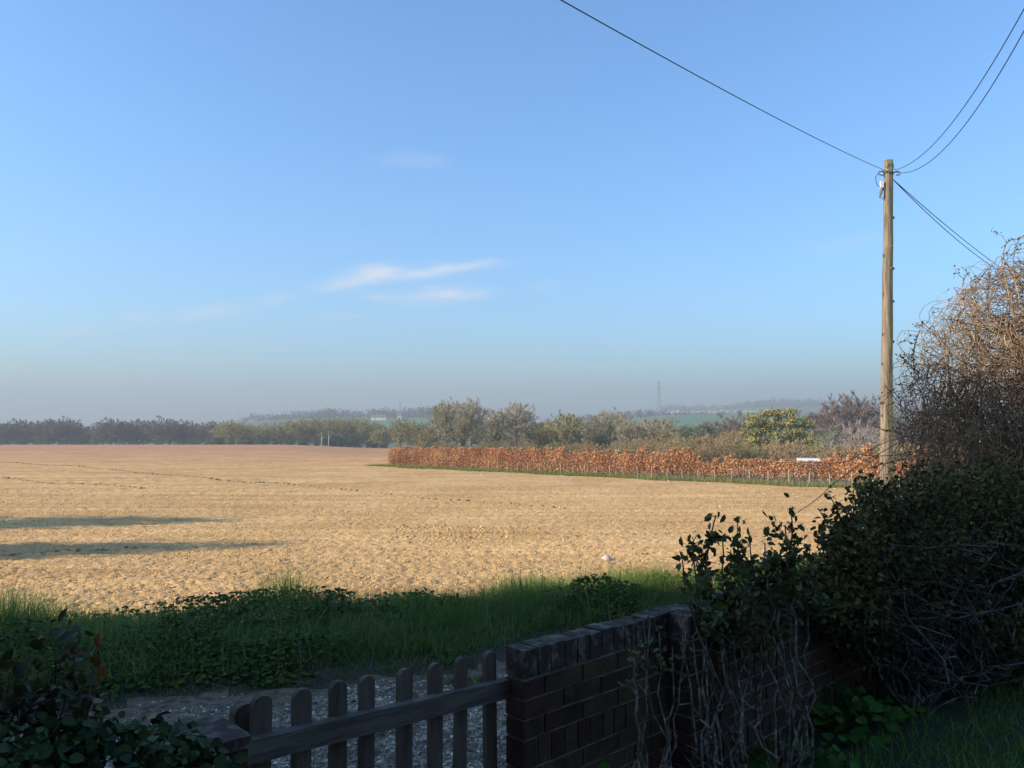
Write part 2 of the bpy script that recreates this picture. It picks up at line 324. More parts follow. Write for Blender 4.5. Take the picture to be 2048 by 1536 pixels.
def at_Y(x, y, Y):
    el = math.tan(math.atan((768 - y) / F) + PITCH)
    a = (x - 1024) / F; k = math.cos(PITCH) - ((768 - y) / F) * math.sin(PITCH)
    return np.array([a / k * Y, Y, EYE[2] + Y * el])
def on_ground(x, y):
    lo = 1.; 
    for Y in np.concatenate([np.arange(1.5, 60, .1), np.arange(60, 900, 2)]):
        p = at_Y(x, y, Y)
        if p[2] <= H(p[0], p[1]): return p
    return at_Y(x, y, 900)

def rings():
    r = [.4]
    while r[-1] < 2450:
        q = r[-1]; r.append(q * (1.10 if q < 1.5 else 1.02 if q < 7 else 1.0045 if q < 22 else 1.010 if q < 280 else 1.03))
    return np.array(r)
rr = rings()
az = np.concatenate([np.arange(-180, -44, 4), np.arange(-44, 44, .16), np.arange(44, 181, 4)]); az = np.radians(np.unique(np.round(az, 3)))
RR, AZ = np.meshgrid(rr, az, indexing='ij'); GX = RR * np.sin(AZ); GY = RR * np.cos(AZ); GZ = H(GX, GY)
def vnoise(x, y, seed=0):
    xi = np.floor(x).astype(int); yi = np.floor(y).astype(int); fx = x - xi; fy = y - yi; fx = fx * fx * (3 - 2 * fx); fy = fy * fy * (3 - 2 * fy)
    def h(a, b): v = (a * 374761393 + b * 668265263 + seed * 1442695041) & 0x7fffffff; v = ((v ^ (v >> 13)) * 1274126177) & 0x7fffffff; return ((v ^ (v >> 16)) & 0xffff) / 65535.
    return (h(xi, yi) * (1 - fx) + h(xi + 1, yi) * fx) * (1 - fy) + (h(xi, yi + 1) * (1 - fx) + h(xi + 1, yi + 1) * fx) * fy
hs_ = (GX - A0[0]) * HN[0] + (GY - A0[1]) * HN[1]
infield = (GY > y_field(GX)) & ((hs_ < .2) | (GX < -.151 * GY)) & (RR < 300) & (GY > -20)
cl_ = (vnoise(GX * 9, GY * 9, 1) - .5) * .022 + (vnoise(GX * 22, GY * 22, 2) - .5) * .035 + (vnoise(GX * .25 + 3, GY * 5, 3) - .5) * .022 + .007 * np.sin((GY + .06 * GX) * 16)
cl_ += (vnoise(GX * .08, GY * .25, 5) - .5) * .16 * ss(12, 40, GY)
GZ = GZ + np.where(infield, cl_ * (1 - ss(60, 200, RR)), 0)
bank = np.clip((GY - y_track(GX)) / np.maximum(y_field(GX) - y_track(GX), .3), 0, 1)
inverge = (GY > y_track(GX)) & (GY <= y_field(GX))
GZ = GZ + np.where(inverge, .16 * np.sin(bank * math.pi) ** .7, 0)
nr, na = RR.shape
I = np.arange(nr * na).reshape(nr, na)
quads = np.stack([I[:-1, :-1], I[:-1, 1:], I[1:, 1:], I[1:, :-1]], -1).reshape(-1, 4)
qx = GX.ravel()[quads].mean(1); qy = GY.ravel()[quads].mean(1); qr = np.hypot(qx, qy)
qside = side(qx, qy); qh = (qx - A0[0]) * HN[0] + (qy - A0[1]) * HN[1]
c_field = (qy > y_field(qx)) & ((qh < .2) | (qx < -.151 * qy)) & (qr < 300) & (qy > -20)
c_garden = (qside > 0) & (qr < 60)
c_track = (~c_garden) & (qy <= y_track(qx)) & (qr < 60)
c_verge = (~c_garden) & (qy > y_track(qx)) & (qy <= y_field(qx)) & (qr < 60)
c_field &= ~c_garden
qu = qx / np.maximum(qy, 1)
c_past = ~(c_field | c_garden | c_track | c_verge) & (qr > 480) & (qy > 0) & (((qu > .13) & (qu < .6) & (qr > 600) & (qr < 900)) | ((qu > -.13) & (qu < .02) & (qr < 860)) | ((qu > .02) & (qu < .13) & (qr > 560)) | ((qu > -.22) & (qu < -.13) & (qr < 800) & (qr > 560)))
c_rest = ~(c_field | c_garden | c_track | c_verge | c_past)
GV = np.stack([GX, GY, GZ], -1).reshape(-1, 3)
def zone(name, mask, m, smooth=True):
    q = quads[mask]; ids, inv = np.unique(q.ravel(), return_inverse=True)
    o = mk(name, GV[ids], inv.reshape(-1, 4), m, smooth=smooth); tag(o, kind='structure'); return o
zone('field', c_field, M['soil']); zone('garden_ground', c_garden, M['lawn_soil']); zone('gravel_track', c_track, M['track'])
zone('verge_ground', c_verge, M['verge_soil']); zone('green_pasture', c_past, M['pasture']); zone('terrain', c_rest, M['farland'])
def Hs(X, Y):
    z = H(X, Y); yt = y_track(X); yf = y_field(X); b = np.clip((Y - yt) / np.maximum(yf - yt, .3), 0, 1)
    return z + np.where((Y > yt) & (Y < yf), .16 * np.sin(b * math.pi) ** .7, 0)

# ------------------------------------------------------------------ buildings outside the frame that shade the garden
def house(name, x0, x1, y0, y1, z0, eave, ridge, wm_, rm, label, group=None, rz=0, axis='x', nwin=3, chim=True):
    cx, cy = (x0 + x1) / 2, (y0 + y1) / 2; e = empty(name, (cx, cy, z0), rz); hx, hy = (x1 - x0) / 2, (y1 - y0) / 2
    tag(e, label, 'house', group)
    b = MB(); b.aab(-hx, hx, -hy, hy, 0, eave)
    if axis == 'x': b.add([(-hx, -hy, eave), (-hx, hy, eave), (-hx, 0, ridge)], [(0, 2, 1)]); b.add([(hx, -hy, eave), (hx, hy, eave), (hx, 0, ridge)], [(0, 1, 2)])
    else: b.add([(-hx, -hy, eave), (hx, -hy, eave), (0, -hy, ridge)], [(0, 1, 2)]); b.add([(-hx, hy, eave), (hx, hy, eave), (0, hy, ridge)], [(0, 2, 1)])
    b.build('wall', wm_, e)
    r = MB(); o = .35; t = .14; sl_ = (ridge - eave) / (hy if axis == 'x' else hx)
    if axis == 'x':
        for s in (-1, 1): r.box((-hx - o, s * (hy + o), eave - o * sl_ + .01), (2 * hx + 2 * o, 0, 0), (0, -s * (hy + o), ridge - eave + o * sl_), (0, 0, t))
    else:
        for s in (-1, 1): r.box((s * (hx + o), -hy - o, eave - o * sl_ + .01), (0, 2 * hy + 2 * o, 0), (-s * (hx + o), 0, ridge - eave + o * sl_), (0, 0, t))
    rf = r.build('roof', rm, e)
    if chim: c = MB(); c.aab(hx * .4, hx * .4 + .7, -.35, .35, ridge - .6, ridge + 1.1); c.tube([(hx * .4 + .35, 0, ridge + 1.1), (hx * .4 + .35, 0, ridge + 1.4)], .13); c.build('chimney', wm_, rf)
    for s in (-1, 1):
        for k in range(nwin):
            for fz in (0.28, .72) if eave > 4 else (.5,):
                xx = -hx + (k + .5) * 2 * hx / nwin
                f = MB(); f.aab(xx - .6, xx + .6, s * hy - .03 + s * .04, s * hy + .03 + s * .04, eave * fz - .55, eave * fz + .55)
                fo = f.build('window', M['housewhite'], e)
                g = MB(); g.aab(xx - .5, xx + .5, s * hy + s * .075 - .004, s * hy + s * .075 + .004, eave * fz - .45, eave * fz + .45); g.build('pane', M['glass'], fo)
    d = MB(); d.aab(-.45, .45, hy + .002, hy + .06, 0, 2.0); d.build('door', M['gatewood'], e)
    return e
house('cottage', -7.5, 7.5, -9.5, -1.3, 0, 4.6, 7.4, M['housebrick'], M['roof'], 'brick cottage standing behind the viewer above the lawn')
house('village_house', -15, -8, -7, 3.8, 0, 5.6, 8.8, M['housebrick'], M['roof'], 'brick house with a tiled roof beyond the garden to the left', axis='y')

# ------------------------------------------------------------------ trees
def bare_tree_data(seed, h=10., wid=.42, twig=.02, low=.22, n1=12, tufts=330, n3=6, n4=3, rise=.35):
    r = np.random.default_rng(seed)
    mb = MB(); lean = r.normal(0, .02 * h, 2)
    tp = [np.array([lean[0] * t, lean[1] * t, h * .72 * t]) for t in np.linspace(0, 1, 6)]
    mb.tube([tp[0] - np.array([0, 0, .6])] + tp, [.034 * h, .028 * h, .022 * h, .018 * h, .013 * h, .008 * h, .004 * h], 6)
    P0 = []; P1 = []
    for k in range(n1):
        t = low + (.95 - low) * (k + r.uniform(0, .8)) / n1; base = tp[0] * (1 - t) + tp[-1] * t
        a = k * 2.4 + r.uniform(-.4, .4); tgt = np.array([math.cos(a) * wid * h * r.uniform(.6, 1.0) * math.sin(min(1, .35 + (1 - t)) * 1.57), math.sin(a) * wid * h * r.uniform(.6, 1.) * math.sin(min(1, .35 + (1 - t)) * 1.57), base[2] + h * r.uniform(.12, .36)])
        tgt[2] = min(tgt[2], h * .84); tgt[:2] *= .85; mid = (base + tgt) / 2 + np.array([0, 0, -.03 * h]) + r.normal(0, .02 * h, 3)
        mb.tube([base, mid, tgt], [.011 * h, .007 * h, .003 * h], 4); P0 += [base, mid]; P1 += [mid, tgt]
    P0 = np.array(P0); P1 = np.array(P1); parts = []
    # crown: many twig tufts filling a rounded volume, each joined to the nearest limb
    M_ = tufts; d = rdir(M_, r); zc_ = .5 + low * .5; ez = 1 - zc_
    lump = 1 + .16 * np.sin(d[:, 0] * 5 + seed) * np.cos(d[:, 1] * 4 + seed * 2) + r.normal(0, .06, M_)
    T_ = d * np.array([wid, wid, ez * .93]) * h * (lump * r.random(M_) ** .42)[:, None] + np.array([0, 0, zc_ * h])
    T_[:, 2] = np.maximum(T_[:, 2], low * h * .6)
    S_ = np.concatenate([P0 * (1 - t) + P1 * t for t in (.2, .5, .8, 1.)]); dist = ((T_[:, None] - (S_[None] + np.array([0, 0, .06 * h]))) ** 2).sum(-1); Q = S_[dist.argmin(1)]
    mid_ = (Q + T_) / 2 + np.array([0, 0, .02 * h]) + r.normal(0, .012 * h, (M_, 3))
    parts.append(segs(Q, mid_, .0032 * h, .0025 * h, 3)); parts.append(segs(mid_, T_, .0025 * h, twig, 3))
    dirs = norm(T_ - mid_)
    def spawn(P0, P1, D, n, ln, up, t0, jit):
        m = len(P0); S = np.repeat(np.arange(m), n); t = r.uniform(t0, 1, m * n)[:, None]; Qs = P0[S] * (1 - t) + P1[S] * t
        dd = norm(D[S] + norm(Qs - np.array([0, 0, h * .35])) * .5 + r.normal(0, jit, (m * n, 3)) + np.array([0, 0, up])); return Qs, Qs + dd * ln * h * r.uniform(.5, 1.2, (m * n, 1)), dd
    b0, b1, bd = spawn(mid_, T_, dirs, n3, .065, rise, .3, .5); parts.append(segs(b0, b1, twig * 1.2, twig, 3))
    c0, c1, cd = spawn(b0, b1, bd, n4, .045, rise, .3, .5); parts.append(segs(c0, c1, twig, twig * .6, 3))
    return mb, join(parts), (b0, c1, tp)
def leafcloud(r, lobes, n, size, T=SLEAF, TF=SLEAFF, shell=.45, flat=False):
    """leaf-sized faces spread through several lobes; lobes = (cx,cy,cz,rx,ry,rz)"""
    lobes = np.array(lobes, float); wgt = lobes[:, 3] * lobes[:, 4] + lobes[:, 3] * lobes[:, 5]; idx = r.choice(len(lobes), n, p=wgt / wgt.sum()); lo = lobes[idx]
    d = rdir(n, r); rad = (1 - shell * r.random(n) ** 1.5)[:, None]; P = lo[:, :3] + d * lo[:, 3:] * rad
    P += r.normal(0, 1, (n, 3)) * size * .7
    D = norm(d * .6 + rdir(n, r)); Nn = norm(d + .8 * rdir(n, r)) if not flat else norm(np.array([0, 0, 1.]) + .35 * rdir(n, r))
    return leaves(P, D, Nn, size * r.uniform(.6, 1.4, n), T, TF)
def lobes_crown(r, h, wid, n=22, z0=.25, rl=.17):
    out = []
    for k in range(n):
        z = z0 + (1 - z0 - rl * .8) * r.random(); rad = wid * math.sqrt(max(.05, 1 - ((z - .55) / .55) ** 2)) * (r.random() ** .5) ; a = r.uniform(0, 6.28)
        s = rl * r.uniform(.6, 1.25); out.append((math.cos(a) * rad * h, math.sin(a) * rad * h, z * h, s * h, s * h, s * h * .8))
    return out
def cypress(x, y, h, rad, label):
    r = np.random.default_rng(int(h * 10)); e = empty('cypress_tree', (x, y, float(H(x, y)))); tag(e, label, 'tree')
    lb = [(r.normal(0, rad * .35 * (1 - z)), r.normal(0, rad * .35 * (1 - z)), z * h, rad * (1 - z) ** .5 + .1, rad * (1 - z) ** .5 + .1, h * .07) for z in np.linspace(.05, .97, 30)]
    t = MB(); t.tube([(0, 0, -.3), (0, 0, h * .9)], [.2, .04], 8); t.build('trunk', M['bark_grey'], e); mk('crown', *leafcloud(r, lb, 9000, .3), M['evergreen'], e); return e
cypress(-26.5, 14.6, 8.2, 3.3, 'tall pointed cypress at the left edge of the field, farther one'); cypress(-22.1, 9.7, 7.3, 1.9, 'shorter pointed cypress nearer the garden on the left')
protos = {}
def build_bare(key, seed, twigmat, name, **kw):
    mb, (V, Fc), (b0, c1, tp) = bare_tree_data(seed, **kw)
    e = empty(name); mb.build('trunk', M['bark_grey'], e); mk('crown', V, Fc, M[twigmat], e); protos[key] = e; e['h'] = kw.get('h', 10.)
    return e, (b0, c1, tp)
for i in range(3):
    build_bare('purple%d' % i, 10 + i, 'twig_purple', 'bare_tree', wid=.52, twig=.035, low=.12, n1=16, rise=.15)
    build_bare('green%d' % i, 20 + i, 'twig_green', 'bare_tree', wid=.46, twig=.03, low=.15, n1=14, rise=.2)
    build_bare('grey%d' % i, 30 + i, 'twig_grey', 'bare_tree', wid=.34, twig=.015, low=.25, n1=14, rise=.45)
    build_bare('ochre%d' % i, 40 + i, 'twig_ochre', 'scrub_bush', wid=.75, twig=.04, low=.03, n1=18, rise=.3)
build_bare('pale0', 51, 'twig_pale', 'bare_tree', wid=.6, twig=.016, low=.08, n1=20, rise=.4)
build_bare('pale1', 52, 'twig_purple', 'bare_tree', wid=.55, twig=.022, low=.1, n1=16, rise=.4)
for i in range(2):                                              # trunks wrapped in ivy
    e, (b0, c1, tp) = build_bare('ivy%d' % i, 60 + i, 'twig_grey', 'ivy_clad_tree', wid=.34, twig=.016, low=.3)
    r = np.random.default_rng(600 + i); lb = [(r.normal(0, .35), r.normal(0, .35), z, r.uniform(.5, 1.1), r.uniform(.5, 1.1), r.uniform(.5, .9)) for z in np.linspace(.6, 6.6, 13)]
    mk('ivy', *leafcloud(r, lb, 3500, .22), M['ivy'], e)
for i in range(3):
    r = np.random.default_rng(70 + i); e = empty('evergreen_bush'); t = MB(); t.tube([(0, 0, -.5), (.1, 0, 3), (.1, .1, 6)], [.25, .2, .08], 6); t.build('trunk', M['bark_grey'], e)
    mk('crown', *leafcloud(r, lobes_crown(r, 10, .42, 26, .06, .17), 5200, .34), M['evergreen' if i < 2 else 'evgreen2'], e); protos['ever%d' % i] = e
# the cedar: layered sprays, yellow on top of darker ones
r = np.random.default_rng(81); e = empty('cedar_tree'); t = MB(); t.tube([(0, 0, -.6), (0, 0, 4), (.2, 0, 8.6)], [.45, .3, .1], 8)
lbY = []; lbD = []
for k in range(120):
    z = r.uniform(.18, .97); rad = .56 * math.sqrt(max(.04, 1 - ((z - .42) / .60) ** 2)) * r.uniform(.35, 1.0); a = r.uniform(0, 6.28)
    c = (math.cos(a) * rad * 10, math.sin(a) * rad * 10, z * 10 - .6 * rad)
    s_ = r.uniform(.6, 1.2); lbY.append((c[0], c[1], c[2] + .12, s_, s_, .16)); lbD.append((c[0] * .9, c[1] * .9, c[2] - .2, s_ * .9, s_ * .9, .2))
    if k % 3 == 0: t.tube([(0, 0, z * 8), (c[0] * .5, c[1] * .5, z * 9 + .3), c], [.09, .06, .02], 4)
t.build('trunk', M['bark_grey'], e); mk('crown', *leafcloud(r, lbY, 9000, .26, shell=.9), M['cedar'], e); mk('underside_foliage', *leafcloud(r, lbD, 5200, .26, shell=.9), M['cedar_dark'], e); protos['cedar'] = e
used = set()
def place(key, x, ytop, Y, label, cat='tree', group=None, wscale=1., rz=None, H0=10.):
    p = at_Y(x, ytop, Y); z0 = float(H(p[0], Y)); s = (p[2] - z0) / H0
    o = protos[key] if key not in used else copy_tree(protos[key]); used.add(key)
    for k in ('h',):
        if k in o: del o[k]
    o.location = (p[0], Y, z0); o.scale = (s * wscale, s * wscale, s); o.rotation_euler = (0, 0, rng.uniform(0, 6.28) if rz is None else rz)
    tag(o, label, cat, group); return o
# left tree line beyond the crest of the field
SX = [0, 40, 80, 100, 130, 160, 175, 190, 215, 240, 280, 300, 320, 345, 355, 375, 400, 440, 470, 500, 550, 600, 650, 700, 740, 760, 790]
SY = [842, 838, 840, 838, 833, 842, 852, 848, 836, 842, 836, 842, 832, 835, 845, 840, 848, 842, 838, 848, 845, 838, 834, 835, 838, 850, 858]
ORD = ['first', 'second', 'third', 'fourth', 'fifth', 'sixth', 'seventh', 'eighth', 'ninth', 'tenth', 'eleventh', 'twelfth', 'thirteenth', 'fourteenth', 'fifteenth', 'sixteenth', 'seventeenth', 'eighteenth', 'nineteenth', 'twentieth']
ORD += ['twenty-' + q for q in ORD[:9]] + ['thirtieth'] + ['thirty-' + q for q in ORD[:9]] + ['fortieth']
fx = [(-22, 840), (38, 838), (98, 838), (133, 833), (222, 836), (268, 838), (322, 832), (372, 840), (424, 842)]; k = 0
for i, (x, y) in enumerate(fx):
    place('purple%d' % (i % 3), x, y, 284 + (i % 2) * 6, '%s dark purplish bare tree from the left edge of the hazy tree line' % ORD[i], group='purplish bare trees of the left tree line', wscale=1.05 + .15 * (i % 3))
for i, x in enumerate(range(-10, 450, 27)):
    place('purple%d' % ((i + 1) % 3), x, np.interp(x, SX, SY) + rng.uniform(4, 10), 300 + rng.uniform(-5, 5), 'dark bare tree filling in behind the purplish front trees of the left tree line', group='bare trees filling the back of the left tree line', wscale=1.2)
for i, x in enumerate(range(462, 775, 34)):
    place('green%d' % (i % 3), x, np.interp(x, SX, SY) + rng.uniform(-2, 2), 236 + (i % 2) * 7, '%s olive grey bare tree in the right half of the left tree line' % ORD[i], group='olive bare trees of the left tree line', wscale=1.15)
for i, x in enumerate(range(450, 770, 26)):
    place('green%d' % ((i + 1) % 3), x, np.interp(x, SX, SY) + rng.uniform(3, 8), 252 + rng.uniform(-4, 4), 'olive bare tree filling in behind the right half of the left tree line', group='olive trees filling the back of the left tree line', wscale=1.25)
for i, x in enumerate([835, 868, 912, 958, 1005, 1060, 1105, 1160, 1190, 1240, 1285, 1335, 1375, 1425, 1465, 1500, 1640, 1690]):
    place(('green%d', 'ochre%d', 'grey%d')[i % 3] % (i % 3 if i % 3 else 1), x, 846 + rng.uniform(-5, 10), 150 + rng.uniform(-8, 14), 'low bare understorey tree filling the gaps behind the middle trees', group='understorey trees behind the middle trees', wscale=1.3)
for i, x in enumerate(list(range(10, 430, 38)) + list(range(430, 780, 17))):
    Y = 276 if x < 430 else 226; y = (876 if x < 430 else 870) + rng.uniform(-7, 8)
    place('ever%d' % (i % 3), x + rng.uniform(-8, 8), y, Y, 'dark evergreen bush at the foot of the left tree line', 'bush', 'evergreen bushes below the left tree line', wscale=rng.uniform(.9, 1.5))
for x, y in ((643, 864), (657, 862)):                          # birch stems
    p = at_Y(x, y, 222); z0 = float(H(p[0], 222)); t = MB(); t.tube([(0, 0, -.3), (.1, 0, (p[2] - z0) * .5), (-.05, 0, p[2] - z0)], [.12, .1, .05], 6); t.tube([(.1, 0, (p[2] - z0) * .5), (.8, 0, (p[2] - z0) * .8)], [.08, .04], 4)
    o = t.build('birch_trunk', M['birch']); o.location = (p[0], 222, z0); tag(o, 'pale %s birch trunk among dark bushes of the tree line' % ('left, taller' if x < 650 else 'right, thinner'), 'tree trunk')
# middle trees, one by one
mid = [('grey0', 893, 799, 128, 'tall grey bare tree, leftmost of the big group above the beech hedge', .98), ('grey1', 942, 796, 134, 'tallest bare grey tree of the group, second from the left above the beech hedge', .95),
       ('grey2', 1033, 806, 128, 'wide bare grey tree at the right side of the big group above the hedge', 1.25), ('ivy0', 990, 818, 122, 'bare tree with a dark ivy covered trunk in the middle of the big group', .8),
       ('ivy1', 925, 826, 122, 'slimmer ivy covered tree between the two tallest bare trees', .6),
       ('green0', 800, 834, 165, 'rounded bare tree standing alone just right of the left tree line', .8), ('green1', 760, 856, 200, 'low bare tree at the right end of the left tree line', 1.1),
       ('green2', 850, 862, 150, 'short brownish bare tree left of the big grey trees', 1.), ('green0', 1080, 842, 140, 'small olive bare tree just right of the big grey group', .9),
       ('green1', 1135, 823, 138, 'olive green bare tree with a pointed crown right of the big group', 1.05), ('grey0', 1218, 819, 136, 'bare tree with a broad spiky crown right of the pointed olive tree', 1.3),
       ('ivy1', 1262, 838, 128, 'ivy grown tree leaning right beside the broad spiky tree', 1.0), ('ever0', 1195, 862, 132, 'dark green bush among the middle trees under the spiky crown', .8),
       ('ochre0', 1312, 828, 150, 'ochre tinted bare tree below the large pylon', .75), ('green2', 1355, 868, 130, 'low olive tree between the pylon and the dark holly', 1.1),
       ('ever1', 1398, 848, 118, 'dark blue green holly tree in front of the green pasture', .8), ('purple0', 1445, 828, 160, 'purplish grey bare tree left of the yellow cedar, behind', .75),
       ('purple1', 1490, 825, 165, 'purplish grey bare tree partly hidden behind the yellow cedar', .75), ('cedar', 1556, 816, 98, 'large yellow green cedar tree with layered branches above the hedge', 1.12),
       ('ever2', 1655, 852, 92, 'small mid green conifer between the cedar and the big pale bare tree', .55), ('pale1', 1712, 787, 128, 'large rounded bare tree behind the telegraph pole, hazy purple grey', 1.0),
       ('purple1', 1690, 794, 134, 'dense rounded hazy tree just left of the telegraph pole behind the pale one', 1.05), ('pale0', 1715, 838, 84, 'multi stemmed pale pinkish bare tree just left of the telegraph pole', .95), ('pale1', 1860, 800, 120, 'bare tree half hidden behind the tangled climber', 1.1),
       ('purple2', 1790, 835, 110, 'bare purple tree just right of the telegraph pole', .9), ('green0', 1610, 862, 110, 'greenish bare tree at the right foot of the cedar', 1.)]
for key, x, y, Y, lb, ws in mid: place(key, x, y, Y, lb, wscale=ws, rz=(x * 1.7) % 6.28)
i = 0
for Y, y0, st in ((112, 884, 33), (86, 893, 42), (70, 897, 64)):   # scrub behind the hedge
    for x in np.arange(840 if Y > 80 else 1180, 2060, st):
        key = ('ochre%d' % (i % 3)) if i % 4 else ('green%d' % (i % 3)); i += 1
        place(key, x + rng.uniform(-8, 8), y0 - (8 if x > 1250 else 0) - (12 if 1380 < x < 1500 else 0) + rng.uniform(-6, 6), Y + rng.uniform(-4, 4), 'brown leafless scrub bush growing behind the beech hedge', 'bush', 'scrub bushes behind the beech hedge', wscale=rng.uniform(.8, 1.3))
# far woods, each one hazy mass
def far_wood(pts, Y, n, hgt, m, label, size=2.2, depth=60):
    r = np.random.default_rng(int(pts[0][0])); X0 = np.array([p[0] for p in pts], float); Tp = np.array([p[1] for p in pts], float); lb = []
    for x in np.arange(X0[0], X0[-1], 900 * 7 / Y):
        p = at_Y(x, np.interp(x, X0, Tp) + r.uniform(-1, 3), Y); s = r.uniform(3, 6) * hgt; yy_ = Y + r.uniform(0, depth); z = p[2] - s * .8
        g = float(H(p[0], yy_)); zz = z
        while zz > g - 1: lb.append((p[0], yy_, zz, s, s, s * .8)); zz -= s * 1.1
    V, Fc = leafcloud(r, lb, n, size, shell=.5); o = mk('distant_wood', V, Fc, m); tag(o, label, 'wood', kind='stuff'); return o
far_wood([(478, 838), (500, 832), (540, 829), (570, 831), (600, 824), (640, 819), (680, 821), (700, 824), (740, 819), (780, 822), (820, 817), (870, 813), (900, 815)], 905, 15000, 1., M['farwood'], 'hazy dark wood on the hill crest above the left tree line')
far_wood([(1120, 838), (1180, 833), (1230, 829), (1270, 824), (1285, 821), (1310, 822), (1340, 825)], 905, 4000, .7, M['farwood'], 'hazy clump of trees at the foot of the large pylon')
far_wood([(1320, 825), (1400, 825), (1480, 824), (1540, 825)], 905, 3500, .35, M['farwood'], 'dark hedgerow along the top of the far green pasture', 1.3, 8)
far_wood([(1325, 824), (1360, 821), (1380, 823), (1430, 820), (1470, 822), (1500, 820), (1530, 821)], 915, 2600, .35, M['blossom'], 'row of white blossoming trees above the green pasture', 1.0, 8)
far_wood([(1335, 813), (1360, 810), (1390, 817), (1410, 812), (1460, 812), (1500, 805), (1560, 800), (1640, 801), (1660, 806), (1800, 806), (2040, 806)], 1620, 12000, 1.6, M['farwood'], 'faint blue wood on the farthest ridge to the right', 4, 60)
for x, y, Y, s in [(838, 838, 800, 1.), (826, 842, 790, .8), (870, 845, 700, 1.), (1180, 830, 850, .8), (1350, 858, 500, 1.), (1450, 852, 520, 1.)]:
    place('ever%d' % (int(x) % 2), x, y - 2, Y, 'hazy distant tree, %s' % {838: 'biggest below the left hill wood', 826: 'smallest below the left hill wood', 870: 'nearest the big grey group', 1180: 'on the skyline left of the large pylon', 1350: 'in the green pasture beneath the pylon', 1450: 'in the green pasture left of the cedar'}[x], wscale=1.2)
for x, y, Y, L_, lb in [(758, 834, 780, 14, 'white farmhouse on the distant hillside left of the big grey trees'), (799, 831, 800, 5, 'small white cottage near the faint left pylon'),
                      (506, 842, 820, 8, 'small white house far off above the left tree line'), (533, 846, 760, 9, 'long low white building right of the far off small house')]:
    p = at_Y(x, y, Y); z0 = min(float(H(p[0], Y)), p[2] - 3.)
    h = house('farmhouse', p[0] - L_ / 2, p[0] + L_ / 2, Y - 3, Y + 3, z0, p[2] - z0, p[2] - z0 + 2.2, M['housewhite'], M['roof'], lb, nwin=2, chim=False)

# pylons
def pylon(x, ytop, ybase, Y, label, hgt=None):
    p = at_Y(x, ytop, Y); q = at_Y(x, ybase, Y); h = p[2] - q[2] + 3; s = h / 40.; e = empty('pylon', (p[0], Y, q[2] - 3), .35); tag(e, label, 'pylon', None)
    b = MB(); wv = lambda z: (4. - 3.2 * min(1, z / 26)) * (1 if z < 26 else 1 - (z - 26) / 20) * .9; th = .13
    lv = [0, 6, 11, 15.5, 19.5, 23, 26, 29, 32, 35, 38, 40]
    for sx in (-1, 1):
        for sy in (-1, 1):
            b.tube([(sx * wv(z) * s, sy * wv(z) * s, z * s) for z in lv], [th * s] * len(lv), 4)
    for i in range(len(lv) - 1):
        a, c = wv(lv[i]) * s, wv(lv[i + 1]) * s
        for (u0, v0, u1, v1) in ((-1, -1, 1, -1), (-1, 1, 1, 1), (-1, -1, -1, 1), (1, -1, 1, 1)):
            b.tube([(u0 * a, v0 * a, lv[i] * s), (u1 * c, v1 * c, lv[i + 1] * s)], th * .6 * s, 3); b.tube([(u1 * a, v1 * a, lv[i] * s), (u0 * c, v0 * c, lv[i + 1] * s)], th * .6 * s, 3)
    b.build('lattice_tower', M['steel'], e)
    for z, l in ((27, 5.5), (32, 7.5), (37, 4.6)):
        c = MB()
        for sx in (-1, 1):
            for sy in (-.5, .5): c.tube([(0, sy * s, z * s), (sx * l * .5 * s, 0, (z + .3) * s)], th * s * .7, 3); c.tube([(0, sy * s, (z + 1.6) * s), (sx * l * .5 * s, 0, (z + .3) * s)], th * s * .7, 3)
            c.tube([(sx * l * .5 * s, 0, (z + .3) * s), (sx * l * .5 * s, 0, (z - 1.6) * s)], .12 * s, 4)
        c.build('cross_arm', M['steel'], e)
    return e
pylon(1317, 761, 826, 700, 'tall lattice pylon standing on the skyline above the middle trees')
pylon(800, 800, 836, 880, 'faint pylon on the hill behind the left wood')
pylon(478, 824, 850, 980, 'small hazy pylon above the end of the left tree line')
pylon(1802, 758, 800, 1250, 'very faint pylon between the telegraph pole and the tangled climber')

# ------------------------------------------------------------------ beech hedge, its grass strip, stakes, parked vehicles
def hline(t, off=0): p = A0 + HD * t + HN * off; return p
r = np.random.default_rng(5); P = []; st0 = []; st1 = []; T = 50.
nb = 0
for t in np.arange(0, T, .34):
    right = ss(14, 34, t); h = 1.5 - .12 * right + r.normal(0, .08 + .16 * right)
    if right > .3 and r.random() < .13: h += r.uniform(.12, .38)
    if r.random() < .15 * right: h -= .3
    if 32.6 < t < 37.6: h = 1.08 + r.uniform(-.08, .08)
    wd_ = .34; n = int(520 * max(h, .5))
    z = .28 * right + (h - .28 * right) * r.random(n) ** .85; rad = wd_ * (1.12 - z / h) ** .5 * np.sqrt(r.random(n)) * r.uniform(.8, 1.2); a = r.uniform(0, 6.28, n)
    c = hline(t); px = c[0] + rad * np.cos(a) * 1.1; py = c[1] + rad * np.sin(a) * 1.1; P.append(np.stack([px, py, H(px, py) + z], 1))
    for k in range(5): 
        q = np.array([c[0] + r.normal(0, .06), c[1] + r.normal(0, .06)]); g = float(H(*q)); st0.append((q[0], q[1], g - .05)); st1.append((q[0] + r.normal(0, .15), q[1] + r.normal(0, .15), g + h * r.uniform(.7, 1.02)))
P = np.concatenate(P); e = empty('beech_hedge', (*hline(0), 0)); tag(e, 'long young beech hedge with copper brown dead leaves along the far side of the field', 'hedge')
inv = np.array([*hline(0), 0.])
mk('foliage', *leaves(P - inv, rdir(len(P), r), rdir(len(P), r), r.uniform(.05, .10, len(P))), M['beech'], e)
mk('stems', *segs(np.array(st0) - inv, np.array(st1) - inv, .014, .006), M['beech_stem'], e)
